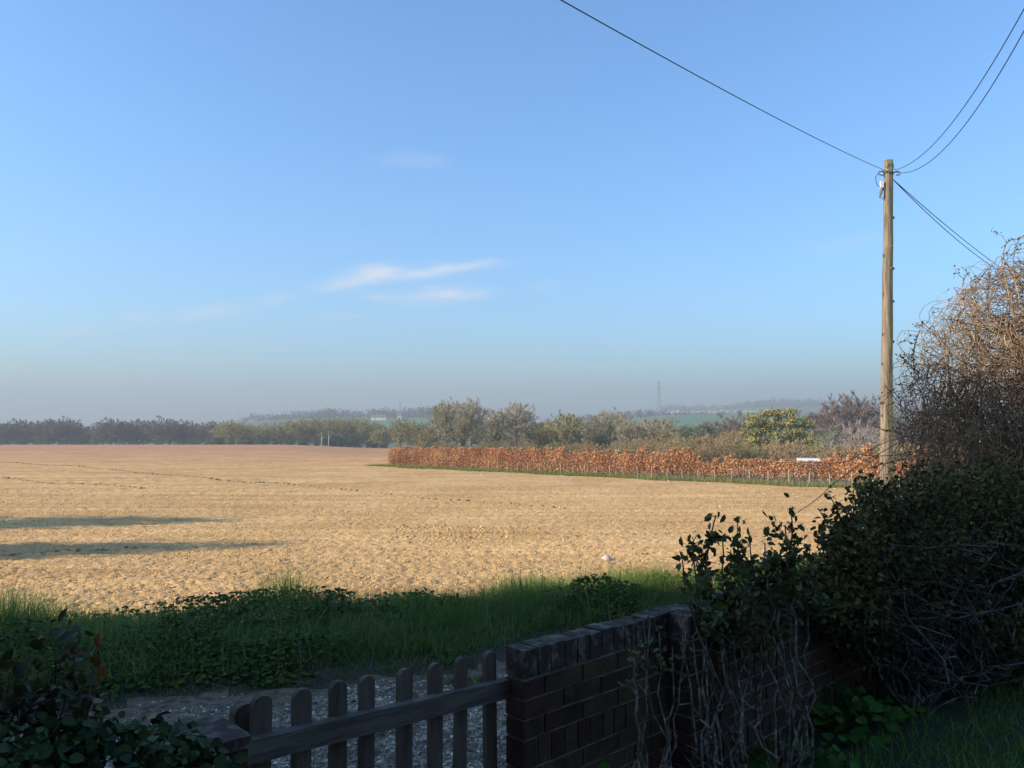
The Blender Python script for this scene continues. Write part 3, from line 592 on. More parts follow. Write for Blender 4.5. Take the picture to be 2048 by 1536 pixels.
n = 38000; t = r.uniform(-1.2, T, n); off = r.uniform(-1.6, .5, n) + .3 * np.sin(t * .8); q = A0[None] + HD[None] * t[:, None] + HN[None] * off[:, None]; hh = r.uniform(.10, .26, n)
Pg = np.stack([q[:, 0], q[:, 1], H(q[:, 0], q[:, 1]) - .02], 1); dry = r.random(n) < .10 + .3 * ss(20, 32, t)
tag(mk('grass_strip', *blades(Pg[~dry], hh[~dry], hh[~dry] * .0 + .022), M['grass']), 'strip of short green grass at the foot of the beech hedge', 'grass', kind='stuff')
tag(mk('dry_grass', *blades(Pg[dry], hh[dry] * 1.5, hh[dry] * .0 + .016), M['dry']), 'pale dry grass stalks at the foot of the beech hedge', 'grass', kind='stuff')
stake0 = None
for si, t in enumerate(np.arange(13.5, 47, 1.02)):
    c = hline(t, -.48 + r.uniform(-.05, .05)); g = float(H(*c))
    if stake0 is None:
        b = MB(); b.tube([(0, 0, -.2), (0, 0, .56), (0, 0, .6)], [.035, .033, .02], 6); stake0 = b.build('hedge_stake', M['stake']); o = stake0
    else: o = stake0.copy(); C.objects.link(o)
    o.location = (c[0], c[1], g); o.rotation_euler = (r.normal(0, .05), r.normal(0, .05), r.uniform(0, 6)); o.scale = (1, 1, r.uniform(.85, 1.1))
    tag(o, '%s short wooden stake from the left in front of the beech hedge' % ORD[min(si, 39)], 'stake', 'stakes along the beech hedge')
def vehicle(name, x, y, Y, L_, hgt, label, cat, rz, van=False):
    p = at_Y(x, y, Y); z0 = p[2] - hgt; e = empty(name, (p[0], Y, z0), rz); tag(e, label, cat); W = 1.75
    prof = [(-L_ / 2, .3), (L_ / 2, .3), (L_ / 2, .8), (L_ / 2 - .9, .98), (L_ / 2 - 1.55, hgt), (-L_ / 2 + .5, hgt), (-L_ / 2, .98)] if not van else [(-L_ / 2, .4), (L_ / 2, .4), (L_ / 2 + .02, 1.0), (L_ / 2 - .35, hgt - .1), (L_ / 2 - .8, hgt), (-L_ / 2 + .15, hgt), (-L_ / 2, hgt - .25)]
    n_ = len(prof); b = MB(); b.add([(a, -W / 2 * (1 if z < 1.1 else .88), z) for a, z in prof] + [(a, W / 2 * (1 if z < 1.1 else .88), z) for a, z in prof], [tuple(range(n_)), tuple(range(n_, 2 * n_))[::-1]] + [(i, i + n_, (i + 1) % n_ + n_, (i + 1) % n_) for i in range(n_)])
    b.build('body', M['carwhite'], e)
    for s in (-1, 1):
        g = MB(); y0 = s * (W / 2 * .94 + .03); g.add([(-L_ / 2 + .5, y0, 1.02), (L_ / 2 - 1.1, y0, 1.02), (L_ / 2 - 1.6, y0 * .93, hgt - .15), (-L_ / 2 + .6, y0 * .93, hgt - .15)], [(0, 1, 2, 3)]); g.build('side_window', M['glass'], e)
        for a in (-L_ / 2 + .8, L_ / 2 - .8):
            wl = MB(); wl.tube([(a, s * W / 2 - .1, .32), (a, s * W / 2 + .06, .32)], .32, 14); wl.build('wheel', M['tyre'], e)
    return e
vehicle('white_caravan', 1618, 916, 58, 2.3, 2.0, 'white caravan roof showing above the hedge near the telegraph pole', 'caravan', 1.15, van=True)
vehicle('parked_car', 1482, 934, 55, 3.9, 1.35, 'white parked car glimpsed through a gap in the hedge left of the caravan', 'car', 1.35)
vehicle('parked_car', 1592, 940, 50, 3.9, 1.35, 'white parked car seen through the hedge below the caravan', 'car', 1.2)

# ------------------------------------------------------------------ telegraph pole and wires
PY = 18.5; top = at_Y(1777, 321, PY); low_ = at_Y(1772.5, 945, PY); gz = float(H(low_[0], PY)) - .1
bot = low_ + (low_ - top) / (top[2] - low_[2]) * (low_[2] - gz); PO = bot.copy()
M['pole'] = pole_mat((top[0] - bot[0]) / (top[2] - bot[2]))
e = empty('telegraph_pole', tuple(bot)); tag(e, 'tall weathered wooden telegraph pole with green algae, right of the field', 'telegraph pole')
b = MB(); rp = random.Random(3); zs = np.linspace(0, 1, 14)
b.tube([(top - bot) * t + np.array([rp.uniform(-.006, .006), 0, 0]) for t in zs], [.150 - .052 * t for t in zs], 20); po = b.build('post', M['pole'], e, smooth=False)
for i, p in enumerate(po.data.polygons): p.use_smooth = len(p.vertices) == 4
def on(t, side_, fwd=-.9):                     # point on the pole surface
    rad = .150 - .052 * t; c = (top - bot) * t; d = norm(np.array([side_, fwd, 0.])); return c + d * rad, d
for t, s in [(.84, 1.), (.735, -.9), (.70, 1), (.63, -.9), (.61, 1.), (.52, -.8), (.50, 1), (.76, .3), (.44, -.8), (.70, .3), (.37, .9), (.30, -.8), (.24, .5)]:
    q, d = on(t, s, -.25 if abs(s) > .5 else -1); b = MB(); b.box(q - np.array([.02, .02, .03]), (.04, 0, 0), (0, .04, 0), (0, 0, .06)); b.tube([q - d * .02, q + d * .035], .012, 6); b.build('step_iron', M['metal'], e)
b = MB(); q = (top - bot) * .965; 
for dz in (-.03, .0): b.tube([q + np.array([math.cos(a) * .112, math.sin(a) * .112, dz + .02 * math.sin(a * 2)]) for a in np.linspace(0, 6.283, 20)], .009, 5)
b.build('strap', M['metal'], e)
for s in (-1, 1):
    b = MB(); c0 = q + np.array([s * .1, -.03, 0]); b.tube([c0, c0 + np.array([s * .08, -.02, .03]), c0 + np.array([s * .15, -.02, 0]), c0 + np.array([s * .15, -.02, -.05]), c0 + np.array([s * .06, -.02, -.07])], .014, 6); b.build('bracket', M['metal'], e)
b = MB(); cbx = (top - bot) * .925 + np.array([-.17, -.04, 0]); b.aab(cbx[0] - .035, cbx[0] + .035, cbx[1] - .03, cbx[1] + .03, cbx[2] - .02, cbx[2] + .13); b.build('junction_box', M['plasticwhite'], e)
b = MB(); b.aab(cbx[0] - .01, cbx[0] + .14, cbx[1] - .02, cbx[1] + .02, cbx[2] - .08, cbx[2] - .02); b.tube([cbx + np.array([0, 0, -.03]), cbx + np.array([-.03, 0, -.15]), cbx + np.array([-.06, 0, -.26])], [.03, .035, .015], 6); b.build('cable_joint', M['metal'], e)
b = MB(); b.tube([q + np.array([-.1, -.05, .04]), q + np.array([-.24, -.05, .02]), q + np.array([-.33, -.05, -.12]), q + np.array([-.30, -.05, -.3]), q + np.array([-.2, -.05, -.36]), cbx + np.array([0, 0, -.05])], .008, 5)
b.tube([cbx + np.array([-.05, 0, -.24]), cbx + np.array([0, -.02, -.30]), cbx + np.array([.05, -.02, -.2])], .007, 5)
b.tube([q + np.array([-.1, -.08, .1]), q + np.array([-.02, -.12, .2]), q + np.array([.06, -.12, .18]), q + np.array([.1, -.08, .04])], .007, 5)
b.tube([q + np.array([-.1, -.08, .03]), q + np.array([0, -.13, -.03]), q + np.array([.11, -.08, .0])], .007, 5); b.build('loose_cable', M['wire'], e)
def wire(p0, pm, ext, sag, label, rad=.009, n=40):
    t_ = 1 / ext; pm = pm + np.array([0, 0, sag * 4 * t_ * (1 - t_)]); p1 = p0 + (pm - p0) * ext      # passes through pm although it sags
    b = MB(); pts = [p0 * (1 - t) + p1 * t - np.array([0, 0, sag * 4 * t * (1 - t)]) for t in np.linspace(0, 1, n)]; b.tube(pts - p0, rad, 5)
    o = b.build('overhead_wire', M['wire']); o.location = p0; tag(o, label, 'wire'); return o
aL = bot + q + np.array([-.12, -.05, .05]); aR = bot + q + np.array([.13, -.05, .06]); aR2 = bot + q + np.array([.14, -.05, 0.]); aD = bot + q + np.array([.1, .02, -.13])
pL = at_Y(1122, 0, 7.0); wire(aL, pL, 1.75, .22, 'single overhead wire running from the pole top to the upper left', .0062)
pa = at_Y(2048, 18, 9.5); wire(aR, pa, 1.35, .75, 'upper of the two overhead wires curving from the pole to the top right corner', .007)
pb = at_Y(2048, 62, 9.5); wire(aR2, pb, 1.35, .95, 'lower of the two overhead wires curving from the pole to the top right', .007)
pd = at_Y(1998, 533, 26); wire(aD, pd, 1.3, .12, 'upper thin wire sloping down from the pole to the tangled climber', .010)
pd = at_Y(1985, 533, 26); wire(aD, pd, 1.3, .22, 'lower thin wire sloping down from the pole to the tangled climber', .010)

# ------------------------------------------------------------------ soil clods, flints and tyre marks
def lumps(P, size, flat=.6, r=rng):
    n = len(P); a = r.uniform(0, 6.28, n); Z = norm(np.stack([r.normal(0, .3, n), r.normal(0, .3, n), np.ones(n)], 1))
    X = norm(np.cross(np.stack([-np.sin(a), np.cos(a), 0 * a], 1), Z)); return stamp(LUMP, LUMPF, P, X, np.cross(Z, X), Z, np.stack([size * r.uniform(.7, 1.4, n), size * r.uniform(.7, 1.3, n), size * flat * r.uniform(.6, 1.4, n)], 1))
def field_pts(n, y0, y1, pw=1.6, r=rng):
    Y = y0 + (y1 - y0) * r.random(n) ** pw; X = r.uniform(-.72, .72, n) * Y; ok = (Y > y_field(X) - .05) & (((X - A0[0]) * HN[0] + (Y - A0[1]) * HN[1]) < -1.3); return X[ok], Y[ok]
def fz(X, Y): return H(X, Y) + (vnoise(X * 9, Y * 9, 1) - .5) * .022 + (vnoise(X * .25 + 3, Y * 5, 3) - .5) * .022 + .007 * np.sin((Y + .06 * X) * 16) + (vnoise(X * .08, Y * .25, 5) - .5) * .16 * ss(12, 40, Y)
r = np.random.default_rng(11); X, Y = field_pts(90000, 6.5, 34, 1.5, r)
tag(mk('soil_clods', *lumps(np.stack([X, Y, fz(X, Y)], 1), r.uniform(.009, .027, len(X)) * (1 + Y / 50), r=r), M['clod']), 'crumbly pale soil clods covering the ploughed field', 'soil', kind='stuff')
X, Y = field_pts(600, 6.5, 60, 1.3, r)
tag(mk('flints', *lumps(np.stack([X, Y, fz(X, Y)], 1), r.uniform(.02, .05, len(X)) * (.6 + Y / 30), r=r), M['flint']), 'whitish flint stones scattered over the ploughed field', 'stones', kind='stuff')
p = on_ground(1214, 1121); b = MB(); V, Fc = lumps(np.array([[0, 0, .04]]), np.array([.10])); o = mk('large_flint', V, Fc, M['flint']); o.location = (p[0], p[1], p[2]); tag(o, 'largest pale flint lying alone on the field beyond the grass verge', 'stone')
def track_line(px, w, sz, step, label, ruts=1):
    P = [on_ground(*q)[:2] for q in px]; out = []; 
    for i in range(len(P) - 1):
        n = max(2, int(np.linalg.norm(P[i + 1] - P[i]) / step))
        for t in np.arange(n) / n: out.append(P[i] * (1 - t) + P[i + 1] * t + r.normal(0, w, 2))
    out = np.array(out); Z = fz(out[:, 0], out[:, 1])
    tag(mk('tyre_ridge', *lumps(np.stack([out[:, 0], out[:, 1], Z + .01], 1), sz * r.uniform(.5, 1.3, len(out)), .6, r=r), M['ridge']), label, 'soil ridge', kind='stuff')
M['ridge'] = mat('ridge', (.27, .165, .08), (.38, .24, .12), scale=3, rough=.95, rand=.25, spec=.05)
track_line([(0, 925), (150, 934), (300, 946), (450, 960), (600, 973)], .05, .12, .16, 'dark line of churned soil left by a tyre across the far field')
track_line([(600, 973), (750, 985), (900, 1000), (1040, 1012), (1150, 1020)], .03, .11, .42, 'dashed tyre tread marks crossing the middle of the field')
track_line([(0, 955), (150, 968), (300, 978)], .06, .09, .18, 'shorter dark line of churned soil at the left of the field')
track_line([(0, 1112), (100, 1106), (250, 1100), (340, 1097)], .05, .07, .10, 'rough dark ridge of clods at the left of the field')
track_line([(600, 1050), (900, 1052), (1150, 1072), (1400, 1066)], .05, .045, .12, 'fine ridge of clods across the middle of the field')

P = []
for k in range(24):                                            # curved lug prints where the tractor turned
    for t in np.linspace(-1, 1, 9): P.append(on_ground(775 + 10.5 * k + 9 * (1 - t * t), 1070 + 15 * t)[:2] + r.normal(0, .015, 2))
P = np.array(P); tag(mk('tyre_lug_prints', *lumps(np.column_stack([P, fz(P[:, 0], P[:, 1]) + .008]), r.uniform(.03, .055, len(P)), .7, r=r), M['clod']), 'row of curved tyre lug prints pressed in the middle of the field', 'soil', kind='stuff')

# ------------------------------------------------------------------ verge, gravel, lawn
r = np.random.default_rng(12)
def verge_pts(n, b0=0., b1=1., x0=-7, x1=9):
    X = r.uniform(x0, x1, n); b = r.uniform(b0, b1, n); Y = y_track(X) + b * (y_field(X) - y_track(X)); ok = side(X, Y) < -.15; return X[ok], Y[ok], b[ok]
X, Y, b_ = verge_pts(120000, -.04, 1.03)
tuft = vnoise(X * 1.4, Y * 1.4, 21); h = (.08 + .27 * tuft) * np.clip(.35 + b_ * 1.1, .3, 1) * r.uniform(.6, 1.25, len(X)) * np.where(b_ < .1, .5, 1)
h = h + .26 * np.exp(-((X + 4.1) / .35) ** 2) * (b_ > .75) + .1 * np.exp(-((X + .9) / .5) ** 2) * (b_ > .8) + .24 * np.exp(-((X + 2.05) / .2) ** 2) * (b_ > .8)
tag(mk('verge_grass', *blades(np.stack([X, Y, Hs(X, Y) - .02], 1), h, .003 + .007 * r.random(len(X)), r=r), M['grass']), 'long green grass of the verge between the gravel track and the field', 'grass', kind='stuff')
X, Y, b_ = verge_pts(1500, .05, 1.0)
tag(mk('dry_stalks', *blades(np.stack([X, Y, Hs(X, Y)], 1), r.uniform(.15, .42, len(X)), np.full(len(X), .005), r=r), M['dry']), 'thin pale dry stalks standing in the verge grass', 'grass', kind='stuff')
X, Y, b_ = verge_pts(52000, .03, .9, -7, 5); dn = vnoise(X * 1.1 + 9, Y * 1.6, 31) * .55 + vnoise(X * 3.1, Y * 3.7, 32) * .45; ok = dn + .08 * (X < -.4) > .50 + .22 * r.random(len(X)); X, Y, b_ = X[ok], Y[ok], b_[ok]
zt = (.05 + .20 * (vnoise(X * 2.6 + 9, Y * 3.1, 33)) + .16 * (vnoise(X * 1.1 + 9, Y * 1.6, 31) - .35).clip(0)) * (b_ * 4).clip(.2, 1); Z = Hs(X, Y) + zt * r.random(len(X)) ** .5 
n = len(X); D = norm(np.stack([r.normal(0, 1, n), r.normal(-.2, 1, n), r.normal(-.15, .35, n)], 1)); Nn = norm(np.stack([r.normal(0, .5, n), r.normal(-.3, .5, n), np.ones(n)], 1))
tag(mk('nettle_patch', *leaves(np.stack([X, Y, Z], 1), D, Nn, r.uniform(.025, .06, n)), M['nettle']), 'dark leafy nettles and weeds growing on the verge bank', 'ground cover', kind='stuff')
def track_pts(n): 
    X = r.uniform(-4.5, 2.5, n); Y = r.uniform(2.5, 8, n); d = y_track(X) - Y; ok = (d > -.05) & (side(X, Y) < -.13); X, Y, d = X[ok], Y[ok], d[ok]
    k = r.random(len(X)) < np.clip(np.where(d > .3, .5, .25) + (d - .35) * .8 + (vnoise(X * 1.2, Y * 1.2, 4) - .5), .08, 1); return X[k], Y[k]
X, Y = track_pts(150000); sz = r.uniform(.006, .02, len(X)) * (1 + .8 * (r.random(len(X)) < .06))
tag(mk('gravel', *lumps(np.stack([X, Y, H(X, Y) + sz * .1], 1), sz, .6, r=r), M['pebble']), 'grey gravel stones of the track beyond the gate', 'gravel', kind='stuff')
X, Y = track_pts(9000); sz = r.uniform(.008, .018, len(X))
tag(mk('pale_gravel', *lumps(np.stack([X, Y, H(X, Y) + sz * .2], 1), sz, .6, r=r), M['whitepebble']), 'white stones mixed into the gravel of the track', 'gravel', kind='stuff')
n = 70000; X = r.uniform(-.5, 6.5, n); Y = r.uniform(2.2, 8.6, n); sd = side(X, Y); ok = (sd > .3) & (vnoise(X * 3, Y * 3, 8) + sd * .5 > .45); X, Y = X[ok], Y[ok]
tag(mk('lawn_grass', *blades(np.stack([X, Y, H(X, Y) - .01], 1), r.uniform(.06, .14, len(X)) * (.6 + .8 * vnoise(X * 2, Y * 2, 9)), r.uniform(.003, .006, len(X)), r=r), M['lawn']), 'dark shaded lawn grass in the garden corner', 'grass', kind='stuff')
for x, y, rad, lb in ((640, 1437, .09, 'small yellow green moss tuft in the gravel behind the gate pickets'), (935, 1362, .11, 'low green weed tuft in the gravel near the right end of the gate')):
    c = on_ground(x, y + 6); m_ = 500; a = r.uniform(0, 6.28, m_); q = rad * np.sqrt(r.random(m_)); P = np.stack([c[0] + q * np.cos(a) * 1.4, c[1] + q * np.sin(a), np.full(m_, c[2])], 1)
    o = mk('weed_tuft', *blades(P - c, r.uniform(.02, .06, m_), np.full(m_, .006), r=r), M['moss']); o.location = c; tag(o, lb, 'plant')

# ------------------------------------------------------------------ garden wall, piers and gate
def t_at_x(x, off=0):
    k = (x - 1024) / F; 
    for _ in range(3):
        p = WP + off * WN; t = (k * p[1] - p[0]) / (WD[0] - k * WD[1])
    return t
D3 = lambda v, z=0: np.array([v[0], v[1], z])
def brickwork(t0, t1, o0, o1, ztop, zbot, rows, m, cap=None):
    """bricks between wall stations t0..t1 and offsets o0..o1, from the top course down"""
    b = MB(); cp = MB(); z = ztop; i = 0; rj = random.Random(int(abs(t0) * 100) + 5); g = .010
    while z > zbot:
        kind = rows[min(i, len(rows) - 1)] if i < len(rows) else ('s' if (i - len(rows)) % 4 else 'r')
        hgt = .104 if kind == 'r' else .065; wd = .0665 if kind == 'r' else .215
        t = t0 - (0 if kind == 'r' else (.1125 if i % 2 else 0)); tgt = cp if (i == 0 and cap) else b
        while t < t1 - .01:
            a = max(t, t0); c = min(t + wd, t1)
            if c - a > .02:
                j = rj.uniform(-.0022, .0022); o = wpt(a, o1 + j, z - hgt + rj.uniform(-.002, .002))
                tgt.box(o, D3(WD * (c - a)), D3(-WN * (o1 - o0 + 2 * j)), (0, 0, hgt + (rj.uniform(-.003, .003) if i == 0 else 0)))
            t += wd + g
        z -= hgt + g; i += 1
    return b, cp, z
e = empty('brick_wall', tuple(wpt(0))); tag(e, 'low garden wall of dark red bricks with an upright brick course on top, running right from the gate', 'wall'); off0 = wpt(0)
e['label'] = 'low dark brick garden wall with an upright brick coping, running right from the gate'
def sub(b): b.v = [tuple(np.array(v) - off0) for v in b.v]; return b
rows = ['r', 's', 's', 's', 'r', 's', 's', 's']; ZT = .835
b, cp, zb = brickwork(0, 7.2, -.1025, 0, ZT, -.15, rows, None, True); b2, cp2, _ = brickwork(.93, 1.155, .002, .115, ZT, -.15, rows, None, True)
b.add(b2.v, b2.f); cp.add(cp2.v, cp2.f)
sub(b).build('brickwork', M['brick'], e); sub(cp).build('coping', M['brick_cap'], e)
mo = MB(); mo.box(wpt(.005, -.006, -.3), D3(WD * 7.19), D3(-WN * .0905), (0, 0, ZT + .3 - .006)); mo.box(wpt(.935, .108, -.3), D3(WD * .215), D3(-WN * .11), (0, 0, ZT + .3 - .008)); sub(mo).build('mortar', M['mortar'], e)
PT1 = t_at_x(509, .06)
e = empty('gate_pier', tuple(wpt(-1.2))); tag(e, 'square flat topped brick pier at the left end of the gate, beside ivy', 'pier'); off0 = wpt(-1.2)
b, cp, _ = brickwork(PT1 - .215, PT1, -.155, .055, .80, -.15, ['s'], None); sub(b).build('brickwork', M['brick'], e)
mo = MB(); mo.box(wpt(PT1 - .21, .049, -.3), D3(WD * .205), D3(-WN * .198), (0, 0, 1.09)); sub(mo).build('mortar', M['mortar'], e)
mo = MB(); mo.box(wpt(PT1 - .222, .062, .802), D3(WD * .229), D3(-WN * .224), (0, 0, .033)); sub(mo).build('cap', M['brick_cap'], e)
e = empty('ivy_wall', tuple(wpt(-2.2))); tag(e, 'low brick wall left of the gate pier, almost buried under ivy', 'wall'); off0 = wpt(-2.2)
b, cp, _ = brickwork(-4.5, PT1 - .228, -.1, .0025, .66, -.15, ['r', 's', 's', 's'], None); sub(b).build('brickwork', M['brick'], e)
mo = MB(); mo.box(wpt(-4.49, -.003, -.3), D3(WD * (4.49 + PT1 - .232)), D3(-WN * .09), (0, 0, .95)); sub(mo).build('mortar', M['mortar'], e)
# gate
e = empty('picket_gate', tuple(wpt(-.5))); tag(e, 'weathered grey wooden picket gate with round topped pales between brick pier and wall', 'gate'); off0 = wpt(-.5)
def zat(x, y, off):
    t = t_at_x(x, off); p = WP + t * WD + off * WN; return t, at_Y(x, y, p[1])[2]
_, zr = zat(1010, 1362, -.08); _, zl = zat(517, 1478, -.08); TL = PT1 + .003
def rail(za, zb_, h, nm='rail'):
    b = MB(); n = 12; t0, t1 = TL, -.004; V = []
    for i in range(n + 1):
        t = t0 + (t1 - t0) * i / n; z = za + (zb_ - za) * i / n
        for o, dz in ((-.078, -h), (-.078, 0), (-.108, .003), (-.108, -h)): V.append(wpt(t, o, z + dz) + np.array([0, 0, rng.uniform(-.0015, .0015)]))
    Fc = [(0, 1, 2, 3), tuple(4 * n + k for k in (3, 2, 1, 0))] + [(4 * i + k, 4 * i + 4 + k, 4 * i + 4 + (k + 1) % 4, 4 * i + (k + 1) % 4) for i in range(n) for k in range(4)]
    b.add(V, Fc); return sub(b).build(nm, M['railwood'], e)
rail(zl, zr, .070); rail(zl - .52, zr - .52, .075)
for x, y, wpx in ((532, 1390, .064), (611, 1377, .062), (682, 1362, .058), (738, 1351, .054), (813, 1337, .058), (873, 1326, .056), (924, 1314, .050), (979, 1303, .054)):
    t, zt = zat(x, y, -.12); b = MB(); w2 = wpx / 2; tilt = rng.normal(0, .008)
    prof = [(-w2, -.0), (w2, 0)] + [(w2 * math.cos(a), zt - w2 * .9 + w2 * .9 * math.sin(a)) for a in np.linspace(0, math.pi, 11)]
    prof[0] = (-w2, .02); prof[1] = (w2, .02)
    n_ = len(prof); V = [wpt(t + a + tilt * (zt - z), -.110, z) for a, z in prof] + [wpt(t + a + tilt * (zt - z), -.132, z) for a, z in prof]
    b.add(V, [tuple(range(n_)), tuple(range(n_, 2 * n_))[::-1]] + [(i, i + n_, (i + 1) % n_ + n_, (i + 1) % n_) for i in range(n_)]); sub(b).build('pale', M['gatewood'], e)
t, zt = zat(494, 1403, -.20); b = MB(); w2 = .036; prof = [(-w2, -.1), (w2, -.1)] + [(w2 * math.cos(a), zt - w2 * .9 + w2 * .9 * math.sin(a)) for a in np.linspace(0, math.pi, 11)]
n_ = len(prof); V = [wpt(t + a, -.17, z) for a, z in prof] + [wpt(t + a, -.21, z) for a, z in prof]
b.add(V, [tuple(range(n_)), tuple(range(n_, 2 * n_))[::-1]] + [(i, i + n_, (i + 1) % n_ + n_, (i + 1) % n_) for i in range(n_)]); o = b.build('gate_post', M['gatewood']); tag(o, 'short round topped wooden post just behind the left end of the gate', 'post')

# ------------------------------------------------------------------ roses and shrubs
class Shrub:
    def __init__(s, seed): s.r = np.random.default_rng(seed); s.S0 = []; s.S1 = []; s.Ra = []; s.Rb = []; s.LP = []; s.LD = []; s.LS = []
    def path(s, a, c, n, wob, bow=0., r0=.007, r1=.003):
        a = np.array(a, float); c = np.array(c, float); L_ = np.linalg.norm(c - a); side_ = norm(np.cross(c - a, s.r.normal(size=3))); off = np.zeros(3); P = [a]
        for i in range(1, n + 1):
            t = i / n; off = off * .85 + s.r.normal(0, wob * L_, 3); P.append(a * (1 - t) + c * t + off * (1 - t) * 1.6 * min(1, t * 3) + side_ * bow * L_ * 4 * t * (1 - t))
        for i in range(n):
            s.S0.append(P[i]); s.S1.append(P[i + 1]); s.Ra.append(r0 + (r1 - r0) * i / n); s.Rb.append(r0 + (r1 - r0) * (i + 1) / n)
        return P
    def leaflets(s, p, d, size, n=5, spread=.8):
        for _ in range(n): s.LP.append(p + s.r.normal(0, size * .45, 3)); s.LD.append(norm(d * .5 + s.r.normal(0, spread, 3))); s.LS.append(size * s.r.uniform(.6, 1.25))
    def cane(s, a, c, leafy=.5, size=.032, nside=4, r0=.007, den=3, wob=.02, n=12, side_len=.16, bow=None):
        P = s.path(a, c, n, wob, s.r.uniform(-.05, .05) if bow is None else bow, r0, r0 * .4)
        for i, p in enumerate(P):
            if i / n >= 1 - leafy: s.leaflets(p, P[i] - P[max(i - 1, 0)] + np.array([0, 0, .02]), size, den)
        for k in range(nside):
            i = int(s.r.uniform(.35, .95) * n); d = norm(norm(P[i] - P[i - 1]) + s.r.normal(0, .6, 3) + np.array([0, 0, .3])); L_ = side_len * s.r.uniform(.4, 1.2)
            Q = s.path(P[i], P[i] + d * L_, 4, .04, 0, r0 * .5, r0 * .25)
            if i / n > .9 - leafy:
                for q in Q[1:]: s.leaflets(q, d, size, den)
        return P
    def stubs(s, P, n, r0=.0035):
        for _ in range(n):
            i = s.r.integers(1, len(P)); d = norm(np.array([0, 0, .8]) + s.r.normal(0, .6, 3)); s.S0.append(P[i]); s.S1.append(P[i] + d * s.r.uniform(.01, .05)); s.Ra.append(r0); s.Rb.append(r0 * .5)
    def finish(s, name, label, cat, stem, leafm, T=LEAF, TF=LEAFF, split=None, partname='leaves'):
        o = np.array(s.S0[0]); e = empty(name, tuple(o)); tag(e, label, cat)
        mk('stems', *segs(np.array(s.S0) - o, np.array(s.S1) - o, np.array(s.Ra), np.array(s.Rb), 5), M[stem], e)
        if s.LP:
            P = np.array(s.LP) - o; D = np.array(s.LD); Nn = norm(np.array([0, -.2, .8]) + s.r.normal(0, .6, P.shape)); sz = np.array(s.LS)
            mk(partname, *leaves(P, D, Nn, sz, T, TF), M[leafm], e)
        return e
def G(x, y): return np.array([x, y, float(H(x, y))])
s = Shrub(1); bases = [G(.93, 3.55), G(1.12, 3.7), G(1.3, 3.85), G(1.02, 3.8)]
tg = [(1432, 1030, 3.85, 0, .36), (1475, 1045, 3.9, 0, .28), (1385, 1085, 3.75, 0, .18), (1365, 1120, 3.7, 0, .16), (1445, 1075, 3.9, 1, .36), (1500, 1090, 4.0, 1, .38), (1530, 1085, 4.0, 1, .35), (1555, 1110, 4.0, 2, .38),
      (1582, 1018, 4.05, 2, .34), (1570, 1050, 4.0, 2, .34), (1615, 1110, 4.1, 2, .32), (1460, 1130, 3.8, 3, .36), (1500, 1140, 3.9, 1, .36), (1420, 1150, 3.8, 0, .32), (1545, 1160, 4.1, 2, .36), (1590, 1150, 4.1, 2, .36),
      (1480, 1180, 3.8, 3, .32), (1400, 1200, 3.7, 0, .25), (1560, 1215, 4.0, 2, .25), (1520, 1200, 3.9, 1, .3)]
for x, y, Y, bi, lf in tg:
    P = s.cane(bases[bi] + s.r.normal(0, .03, 3) * [1, 1, 0], at_Y(x, y, Y), lf * .75, .042, 5, .0085, 7, .03, 14, .15); s.stubs(P, 5)
for x, y, Y, bi in ((1545, 1270, 3.8, 2), (1585, 1215, 4.0, 2), (1385, 1275, 3.6, 0), (1440, 1290, 3.7, 3), (1365, 1225, 3.6, 0)):
    P = s.cane(bases[bi], at_Y(x, y, Y), .0, .03, 3, .0075, 0, .035, 12, .12); s.stubs(P, 10)
s.finish('rose_bush', 'tall rose bush with bare thorny lower stems and leafy tops in front of the wall', 'rose bush', 'rose_stem', 'rose_leaf')
s = Shrub(2); bs = G(.50, 3.02)
for x, y, Y, lf in ((1255, 1262, 3.05, .12), (1285, 1240, 3.1, .12), (1318, 1262, 3.1, .14), (1372, 1285, 3.15, .0), (1345, 1320, 3.1, .0), (1268, 1300, 3.0, .1), (1300, 1250, 3.1, .14)):
    P = s.cane(bs + s.r.normal(0, .015, 3) * [1, 1, 0], at_Y(x, y, Y), lf, .026, 3, .006, 4, .03, 12, .07); s.stubs(P, 8)
s.finish('rose_bush', 'small sparse rose bush with thin forked stems against the brick wall', 'rose bush', 'rose_stem', 'rose_leaf')
# dense evergreen shrub at the right
s = Shrub(3); base = [G(2.45, 4.95), G(2.85, 5.25), G(3.35, 5.6), G(3.9, 5.9), G(4.3, 6.1)]
lob = [(1700, 1090, 62, 5.5), (1672, 1125, 40, 5.4), (1770, 1020, 60, 5.8), (1850, 1000, 75, 6.0), (1950, 1000, 80, 6.1), (2040, 1000, 90, 6.1), (2110, 1050, 100, 6.0), (1760, 1110, 90, 5.7), (1850, 1110, 100, 5.8), (1950, 1110, 110, 5.9), (2050, 1130, 110, 5.9),
       (1700, 1180, 70, 5.5), (1790, 1200, 80, 5.5), (1890, 1200, 80, 5.6), (1990, 1200, 80, 5.7), (2080, 1200, 90, 5.7), (1740, 1250, 50, 5.4), (1840, 1265, 55, 5.4), (1930, 1270, 55, 5.4), (2020, 1265, 60, 5.4), (1735, 985, 26, 5.9), (1690, 1235, 50, 5.2), (1725, 1290, 40, 5.2), (1665, 1200, 45, 5.2)]
L3 = []
